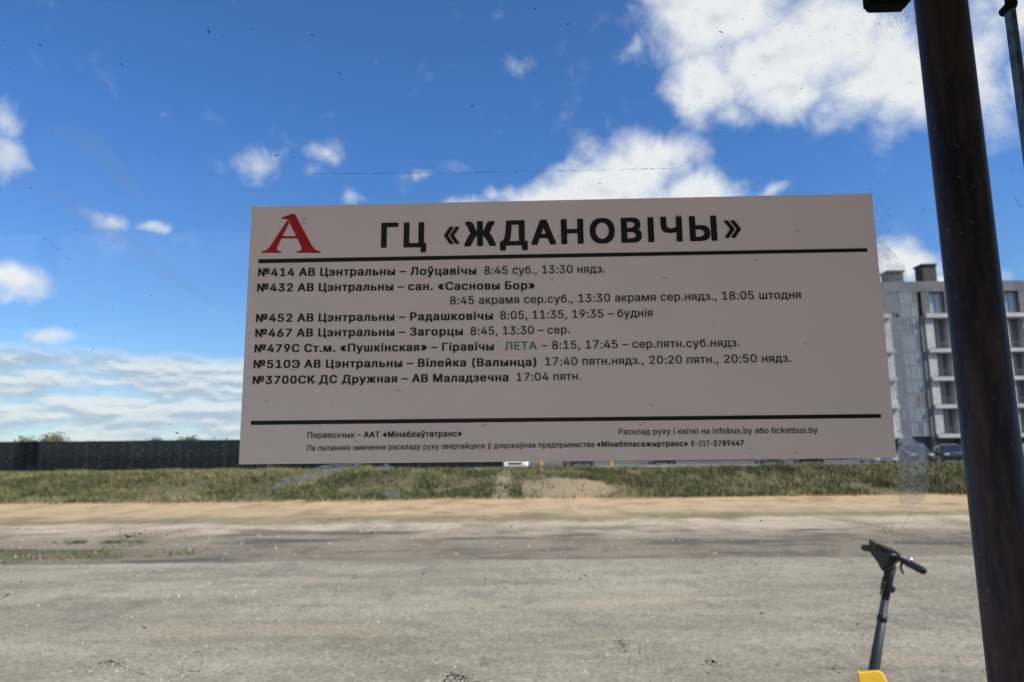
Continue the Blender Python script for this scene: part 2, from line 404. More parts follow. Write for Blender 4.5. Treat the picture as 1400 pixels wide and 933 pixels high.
def blade(x, y, h, wd_, z=None):
    z = ground_z(x, y) if z is None else z
    a = random.uniform(0, math.pi); dx_, dy_ = math.cos(a) * wd_, math.sin(a) * wd_
    lx, ly = random.gauss(0, .45) * h, random.gauss(-.1, .45) * h
    m.face([(x - dx_, y - dy_, z - .01), (x + dx_, y + dy_, z - .01), (x + lx, y + ly, z + h)])
pathx = at(688, 660, 27.5).x; pathx2 = at(560, 655, 28).x; mndx = at(775, 660, 27.0).x
cnt = 0
while cnt < 80000:
    y = random.uniform(24.6, 34.0); x = random.uniform(-27, 30)
    d = mnoise.noise(Vector((x * .35, y * .45, 2))) + .5 * mnoise.noise(Vector((x * 1.1, y * 1.1, 7)))
    if random.random() > .72 + d * 1.0: continue
    if y < 25.4 + .5 * mnoise.noise(Vector((x * .6, 4, 4))) and random.random() < .75: continue
    if abs(x - pathx - .06 * (y - 27)) < .30 and random.random() < .7: continue
    if abs(x - pathx2) < .30 and 27 < y and random.random() < .8: continue
    if mnoise.noise(Vector((x * .9, y * .5, 21))) > .42 and y < 30: continue
    if ((x - mndx) / 1.75) ** 2 + ((y - 26.4) / 1.5) ** 2 < 1 and random.random() < .9: continue
    tall = max(0, mnoise.noise(Vector((x * .5, y * .5, 12))))
    h = random.uniform(.06, .20) + .20 * tall
    blade(x, y, h, random.uniform(.014, .034)); cnt += 1
tag(m.build('grass', grm, normals=False), 'rough green and straw coloured grass on the bank', 'grass', kind='stuff')
m = MB()
for i in range(5200):
    if random.random() < .72:
        x = random.uniform(-12, -6.6) if random.random() < .9 else random.uniform(-6.6, -5.2); y = random.gauss(11.85, .42)
    else:
        x = random.gauss(-7.75, .35); y = random.gauss(13.5, .12)
    if mnoise.noise(Vector((x * .8, y * 2.0, 3))) + .6 * mnoise.noise(Vector((x * 2.5, y * 5.0, 8))) < .05: continue
    blade(x, y, random.uniform(.02, .08), .012)
tag(m.build('weeds', grm, normals=False), 'low green weeds creeping along the edge of the asphalt', 'weeds', kind='stuff')

# pale kerb far across the plateau
km = material('pale_concrete', (.42, .42, .41), .85, var=(3.0, (.30, .30, .30), .4, .6))
m = MB()
for i in range(14):
    x0 = at(812, 636, 50).x + i * 1.5; m.box(x0, x0 + 1.48, 50, 50.25, .38, .60, .02)
tag(m.build('kerb', km), 'long pale concrete kerb in front of the parked cars', 'kerb', kind='structure')

# ------------------------------------------------------------------ dark sheet-metal fence
fm = material('dark_fence_sheet', (.0025, .006, .010), .8, spec=.1, var=(.8, (.005, .009, .014), .4, .6))
fpm = material('dark_fence_post', (.02, .024, .03), .5)
fence = empty('metal_fence', (-20, 38.5, .8))
tag(fence, 'long dark navy sheet metal fence along the top of the grassy bank', 'fence')
FZ0, FZ1 = .74, 2.42
x0 = -58.0; k = 0
while x0 < at(668, 640, 38.5).x:
    m = MB(); prof = []
    dzp = random.uniform(-.012, .012); nn = 20
    for i in range(nn + 1):
        prof.append((x0 + 2.46 * i / nn, 38.5 + (0 if (i // 2) % 2 else .03) + (.0 if i % 2 else .004)))
    for a, b in zip(prof, prof[1:]):
        for (oy, fl) in ((0, 0), (.006, 1)):
            m.face([(a[0] + 20, a[1] + oy - 38.5, FZ0 - .8), (b[0] + 20, b[1] + oy - 38.5, FZ0 - .8), (b[0] + 20, b[1] + oy - 38.5, FZ1 + dzp - .8), (a[0] + 20, a[1] + oy - 38.5, FZ1 + dzp - .8)])
    m.build('panel', fm, fence, normals=False)
    m = MB(); m.box(x0 + 2.46 + 20 - .0, x0 + 2.50 + 20, .035, .10, -.3, FZ1 - .8 + (.10 if k % 4 == 0 else .02), .004); m.build('post', fpm, fence)
    m = MB(); m.box(x0 + 20 + .9, x0 + 20 + 1.35, -.18, .0, -.12, -.02 + .02 * (k % 3), .02); m.build('footing_block', km, fence)
    x0 += 2.5; k += 1

# ------------------------------------------------------------------ trees beyond the fence
lfm = {}
def leaf_mat(name, a, b):
    m_ = bpy.data.materials.new(name); m_.use_nodes = True; q = NT(m_.node_tree); pp = q.n['Principled BSDF']
    tt = q.new('ShaderNodeTexCoord').outputs['Object']
    q.put(pp.inputs['Base Color'], q.mix(q.smooth(q.noise(tt, 1.4, 4, .6), .38, .62), a, b)); pp.inputs['Roughness'].default_value = .7
    pp.inputs['Specular IOR Level'].default_value = .2
    return m_
bark = material('grey_bark', (.10, .085, .07), .9, bump=(20, .6, .02))
def tree(px, topy, Yd, rad, mats, label, nleaf=1500, tall=1.0, zb=.8):
    base = at(px, 620, Yd); topz = at(px, topy, Yd).z
    root = empty('tree', (base.x, Yd, zb)); tag(root, label, 'tree', 'trees beyond the dark fence')
    H = topz - zb
    m = MB(); m.tube([(0, 0, -.2), (.05, 0, H * .3), (-.05, .03, H * .62), (0, 0, H * .9)], [.16, .13, .07, .02], 8)
    for i in range(9):
        a = i * 2.4; z = H * (.3 + .05 * i); m.tube([(0, 0, z), (math.cos(a) * rad * .45, math.sin(a) * rad * .45, z + H * .12), (math.cos(a) * rad * .8, math.sin(a) * rad * .8, z + H * .2)], [.05, .03, .01], 5)
    m.build('trunk', bark, root)
    m = MB(); cl = []
    for i in range(22):
        a = random.uniform(0, 6.28); rr = rad * math.sqrt(random.random()) * .85; zz = H * random.uniform(.35, .93)
        if zz > H * .75: rr *= .65
        cl.append((math.cos(a) * rr, math.sin(a) * rr, zz, rad * random.uniform(.2, .4)))
    for i in range(nleaf):
        cx_, cy_, cz_, cr_ = random.choice(cl); v = Vector((random.gauss(0, 1), random.gauss(0, 1), random.gauss(0, .8))).normalized() * cr_ * random.random() ** .4
        c0 = Vector((cx_, cy_, min(cz_, H - cr_ * .5))) + v; s = random.uniform(.05, .13)
        u = Vector((random.gauss(0, 1), random.gauss(0, 1), random.gauss(0, 1))).normalized(); q = u.orthogonal().normalized()
        m.face([c0 - u * s, c0 + q * s * .6, c0 + u * s, c0 - q * s * .6])
    m.build('crown', mats, root, normals=False)
    return root
L1 = leaf_mat('autumn_leaf', (.10, .105, .035), (.17, .135, .06)); L2 = leaf_mat('dark_leaf', (.045, .06, .028), (.075, .085, .04))
tree(62, 595, 62, 1.9, L1, 'small yellow green tree rising highest above the dark fence at far left', 1800)
tree(38, 599, 66, 1.6, L1, 'pale scrubby tree beside the yellow green tree, barely clearing the fence', 1200)
tree(255, 597, 64, 1.5, L2, 'dark green tree with a rounded top just showing over the fence near the sign', 1500)
tree(212, 600, 66, 1.3, L2, 'low dark green tree touching the fence top left of the rounded one', 1100)

# ------------------------------------------------------------------ apartment building
BY = 78.0
def bx(px, py=491): return at(px, py, BY).x
def bz(py, px=1290): return at(px, py, BY).z
wht = material('white_render', (.45, .455, .46), .85, var=(.5, (.38, .39, .40), .4, .62))
atm = material('grey_cladding', (.115, .125, .14), .7, var=(.6, (.09, .10, .115), .4, .6))
drk = material('dark_facade_panel', (.10, .115, .135), .6)
gfm = material('dark_shopfront', (.03, .036, .042), .5)
frm = material('window_frame_grey', (.22, .235, .25), .5)
gls = material('window_glass', (.085, .105, .13), .08, spec=.8)
gls2 = material('curtain_glass', (.27, .35, .42), .15, spec=.9)
rlm = material('balcony_rail', (.10, .11, .12), .5)
building = empty('apartment_building', (bx(1290), BY, .4))
tag(building, 'white five storey apartment building with dark grey attic storey and dark roof vents', 'building')
OX, OY, OZ = building.location
def bpart(name, boxes, mt, parent=None, bev=0.0):
    m = MB()
    for (a, b, c_, d, e, f) in boxes: m.box(a - OX, b - OX, c_ - OY, d - OY, e - OZ, f - OZ, bev)
    return m.build(name, mt, parent or building)
zr, za, z4, z3, z2, z1, zg = bz(384), bz(433), bz(480.5), bz(519), bz(556.8), bz(597), .2
XL, XR = bx(1000), bx(1800)
fl = [z1, z2, z3, z4, za]
bpart('wall', [(XL, XR, BY + 1.2, BY + 14, zg, zr - .3)], drk)
# columns along the facade: windows at a regular module, one glazed stair tower
wins = []
xw = bx(1281); mod = bx(1384.6) / 1 - bx(1281); mod /= 2
ww = bx(1302) - bx(1281)
tower0, tower1 = bx(1238.5), bx(1270); dk0, dk1 = bx(1222.5), bx(1238)
x = xw - 10 * mod
while x < XR - ww - .6:
    if x + ww < dk0 - .5 or x > tower1: wins.append(x)
    x += mod
edges = sorted([(a, a + ww) for a in wins if a > XL + .5] + [(dk0, tower1)])
piers = []; cur = XL
for a, b in edges: piers.append((cur, a)); cur = b
piers.append((cur, XR))
for a, b in piers:
    bpart('pier_wall', [(a, b, BY, BY + 1.25, z1, za)], wht); bpart('attic_wall', [(a, b, BY + .25, BY + 1.25, za + .42, zr - .25)], atm)
    bpart('ground_floor', [(a, b, BY + .4, BY + 1.2, zg, z1 - .35)], gfm)
bpart('parapet', [(XL, dk0, BY + .22, BY + .6, zr - 1.2, zr), (dk0, XR, BY + .22, BY + .6, zr - 1.2, zr), (XL + .003, XR - .003, BY + .6, BY + 14, zr - .28, zr - .1)], atm)
bpart('dark_panel', [(dk0, dk1, BY + .12, BY + 1.2, zg + .2, za - .002), (dk0, dk1, BY + .3, BY + 1.2, za + .45, zr - 1.2)], drk)
for z in fl:
    hgt = .42 if z != za else .46
    for (a, b) in ((XL - .1, dk0 - .003), (tower1 + .003, XR)): bpart('slab_band', [(a, b, BY - .35, BY + 1.3, z - hgt * .35, z + hgt * .65)], wht)
def window(x0, x1, z0, z1_, ymid, glass=gls):
    fr = []
    fw = .09
    fr += [(x0, x1, ymid - .06, ymid + .06, z0, z0 + fw), (x0, x1, ymid - .06, ymid + .06, z1_ - fw, z1_), (x0, x0 + fw, ymid - .06, ymid + .06, z0 + fw, z1_ - fw), (x1 - fw, x1, ymid - .06, ymid + .06, z0 + fw, z1_ - fw),
           ((x0 + x1) / 2 - .05, (x0 + x1) / 2 + .05, ymid - .058, ymid + .058, z0 + fw, z1_ - fw)]
    o = bpart('window', fr, frm); bpart('pane', [(x0 + fw, x1 - fw, ymid - .012, ymid + .012, z0 + fw, z1_ - fw)], glass, o)
levels = [(z1, z2), (z2, z3), (z3, z4), (z4, za)]
for a, b in edges:
    if a == dk0: continue
    if not (-5 < a < 62): continue
    for lo, hi in levels:
        bpart('sill_wall', [(a + .002, b - .002, BY + .9, BY + 1.2, lo + .27, lo + .30)], wht)
        window(a + .02, b - .02, lo + .30, hi - .16, BY + .95)
    window(a + .02, b - .02, za + .45, zr - 1.25, BY + .8, gls2)
    for lo_ in fl[:4]: bpart('balcony_rail', [(a + .01, b - .01, BY - .30, BY - .27, lo_ + .95, lo_ + 1.0)] + [(a + .1 + .14 * i, a + .115 + .14 * i, BY - .295, BY - .275, lo_ + .27, lo_ + .955) for i in range(int((ww - .1) / .14))], rlm)
# glazed stair tower
tw = (tower1 - tower0 - .5) / 3; random.seed(3)
for i in range(3):
    for lo, hi in levels + [(za, zr - 1.1)]:
        zz0 = lo + .05; half = (hi - lo) / 2
        for s in (0, 1):
            window(tower0 + .02 + i * tw, tower0 - .0 + (i + 1) * tw, zz0 + s * half, zz0 + (s + 1) * half - .06, BY + .3, gls2 if random.random() < .75 else gls)
bpart('dark_panel', [(tower1 - .48, tower1 - .02, BY + .1, BY + 1.2, zg + .2, za - .02)], drk)
vnt = material('black_roof_vent', (.018, .021, .024), .7)
for (c0, c1, yt) in ((1226, 1250, 366), (1275, 1297, 357), (1150, 1172, 362), (1500, 1524, 362)):
    o = bpart('roof_vent', [(bx(c0, 376) + .12, bx(c1, 376) - .12, BY + 2, BY + 3.6, zr - .2, bz(yt))], vnt)
    bpart('vent_cap', [(bx(c0, 376), bx(c1, 376), BY + 1.85, BY + 3.75, bz(yt) + .003, bz(yt) + .22)], vnt, o, .03)

# ------------------------------------------------------------------ parked cars
tyre_m = material('tyre_rubber', (.02, .02, .02), .85); rim_m = material('alloy_rim', (.45, .46, .47), .35, metallic=.8)
cgl = material('car_glass', (.02, .025, .03), .05, spec=.8); lamp_m = material('lamp_lens', (.85, .86, .88), .08, spec=1.0); tail_m = material('black_trim', (.015, .015, .016), .5)
def paint(name, c): return material(name, c, .3, spec=.5, coat=1.0)
def make_car(label, px, Y, rz, color_m, van=False):
    """front towards -y"""
    x = at(px, 632, Y).x
    root = empty('parked_car', (x, Y, ground_z(x, Y)), rz); tag(root, label, 'car', 'cars parked in front of the apartment building')
    Lh, W = 2.15, .88
    top = 1.95 if van else 1.46
    def ring(y, wd_, z0, z1_, tuck=.0):
        return [(-wd_, y, z0), (-wd_ * 1.02, y, (z0 + z1_) * .5), (-wd_ * (1 - tuck), y, z1_ - .06), (-wd_ * (1 - tuck) + .12, y, z1_), (wd_ * (1 - tuck) - .12, y, z1_), (wd_ * (1 - tuck), y, z1_ - .06), (wd_ * 1.02, y, (z0 + z1_) * .5), (wd_, y, z0)]
    m = MB(); m.loft([ring(-Lh, W * .82, .30, .62), ring(-Lh + .12, W * .95, .24, .72), ring(-1.1, W, .2, .92), ring(-.3, W, .2, .96), ring(1.2, W, .2, .98), ring(Lh - .15, W * .97, .22, 1.0), ring(Lh, W * .88, .32, .9)])
    body = m.build('body', color_m, root, smooth=False, bevel=.04)
    m = MB()
    if van: m.loft([ring(-1.45, W * .93, .9, .94), ring(-.75, W * .9, .9, top - .06, .08), ring(0, W * .92, .9, top, .06), ring(1.9, W * .92, .9, top - .02, .06), ring(2.08, W * .92, .9, 1.0)])
    else: m.loft([ring(-1.15, W * .93, .88, .93), ring(-.35, W * .88, .88, top - .05, .12), ring(.2, W * .9, .9, top, .12), ring(1.1, W * .88, .9, top - .06, .14), ring(1.85, W * .9, .9, 1.0)])
    m.build('cabin', color_m, root, bevel=.03)
    zt = top - .12
    y0, y1_ = ((-1.40, -.80) if van else (-1.06, -.42))
    m = MB(); m.loft([[(-W * .80, y0 - .02, .97), (W * .80, y0 - .02, .97), (W * .80, y0 + .02, .97), (-W * .80, y0 + .02, .97)], [(-W * .70, y1_ - .03, zt), (W * .70, y1_ - .03, zt), (W * .70, y1_ + .01, zt), (-W * .70, y1_ + .01, zt)]]); m.build('windscreen', cgl, root)
    for s in (-1, 1):
        m = MB(); k_ = .93
        m.loft([[(s * W * k_, -.72, .99), (s * W * k_, 1.5, 1.0), (s * (W * k_ - .05), 1.5, 1.0), (s * (W * k_ - .05), -.72, .99)], [(s * W * (k_ - .09), -.28, zt), (s * W * (k_ - .09), 1.05, zt), (s * (W * (k_ - .09) - .05), 1.05, zt), (s * (W * (k_ - .09) - .05), -.28, zt)]]); m.build('side_window', cgl, root)
        m = MB(); m.box(s * .62 - .17, s * .62 + .17, -Lh - .01, -Lh + .2, .60, .74, .03); m.build('headlight', lamp_m, root)
        m = MB(); m.box(s * 1.0 - .10, s * 1.0 + .10, -.85, -.72, .95, 1.08, .03); m.build('mirror', tail_m, root)
        for yw in (-1.35, 1.3):
            m = MB(); m.torus((s * .80, yw, .31), (1, 0, 0), .22, .09, 24, 8); wh = m.build('wheel', tyre_m, root, smooth=True)
            m = MB(); m.tube([(s * .80 - .05, yw, .31), (s * .80 + .05, yw, .31)], .17, 16); m.build('rim', rim_m, wh)
    m = MB(); m.box(-.45, .45, -Lh - .015, -Lh + .05, .38, .55, .02); m.build('grille', tail_m, root)
    return root
P_white, P_grey, P_dark, P_blue, P_black = paint('paint_white', (.74, .75, .76)), paint('paint_grey', (.16, .17, .18)), paint('paint_dark', (.025, .028, .033)), paint('paint_blue', (.03, .05, .10)), paint('paint_black', (.012, .012, .014))
make_car('white van whose lower half shows in the gap under the sign near its middle', 701, 47, R(4), P_white, True)
make_car('dark blue car nearest the white van, mostly behind the sign', 790, 58, R(8), P_blue)
make_car('black car behind the pale kerb, between the yellow post and the grey car', 905, 59, R(-4), P_black)
make_car('grey car under the sign with one bright headlight glint', 1052, 57, R(-10), P_grey)
make_car('dark car beside the grey one with a small glint low under the sign', 1105, 57, R(-14), P_dark)
make_car('white car whose bonnet shows just under the bottom right corner of the sign', 1200, 56, R(-10), P_white)
make_car('dark car with a shining headlight seen through the tape residue', 1252, 56, R(-16), P_dark)
make_car('black car with bright lamps just left of the brown shelter post', 1300, 57, R(-20), P_black)
make_car('grey car partly hidden right of the brown shelter post', 1400, 57, R(-12), P_grey)

# dark car park in front of the building
pk = material('car_park_asphalt', (.045, .046, .048), .9, var=(.6, (.07, .07, .07), .4, .6))
m = MB(); x0, x1 = at(640, 636, 51).x, 75
prs = [(x0 + (x1 - x0) * i / 60, y) for y in (50.3, 55, 60, 66, 72, 78.3) for i in range(61)]
pv = [m.b.verts.new((x, y, ground_z(x, y) + .03)) for x, y in prs]
for r_ in range(5):
    for i in range(60): m.b.faces.new((pv[r_ * 61 + i], pv[r_ * 61 + i + 1], pv[r_ * 61 + 62 + i], pv[r_ * 61 + 61 + i]))
tag(m.build('pavement', pk, normals=False), 'dark asphalt car park in front of the apartment building', 'pavement', kind='structure')

# yellow marker posts
ym = material('yellow_paint', (.70, .42, .03), .5)
for px, lab in ((740, 'yellow marker post standing just right of the white van'), (836, 'yellow marker post at the left end of the pale kerb')):
    x = at(px, 636, 44).x; zb = ground_z(x, 44)
    m = MB(); m.tube([(0, 0, -.1), (0, 0, .80), (0, 0, .84)], [.06, .06, .035], 12); m.box(-.09, .09, -.09, .09, -.02, .03, .01)
    o = m.build('marker_post', ym, smooth=False); o.location = (x, 44, zb); tag(o, lab, 'post', 'yellow marker posts')

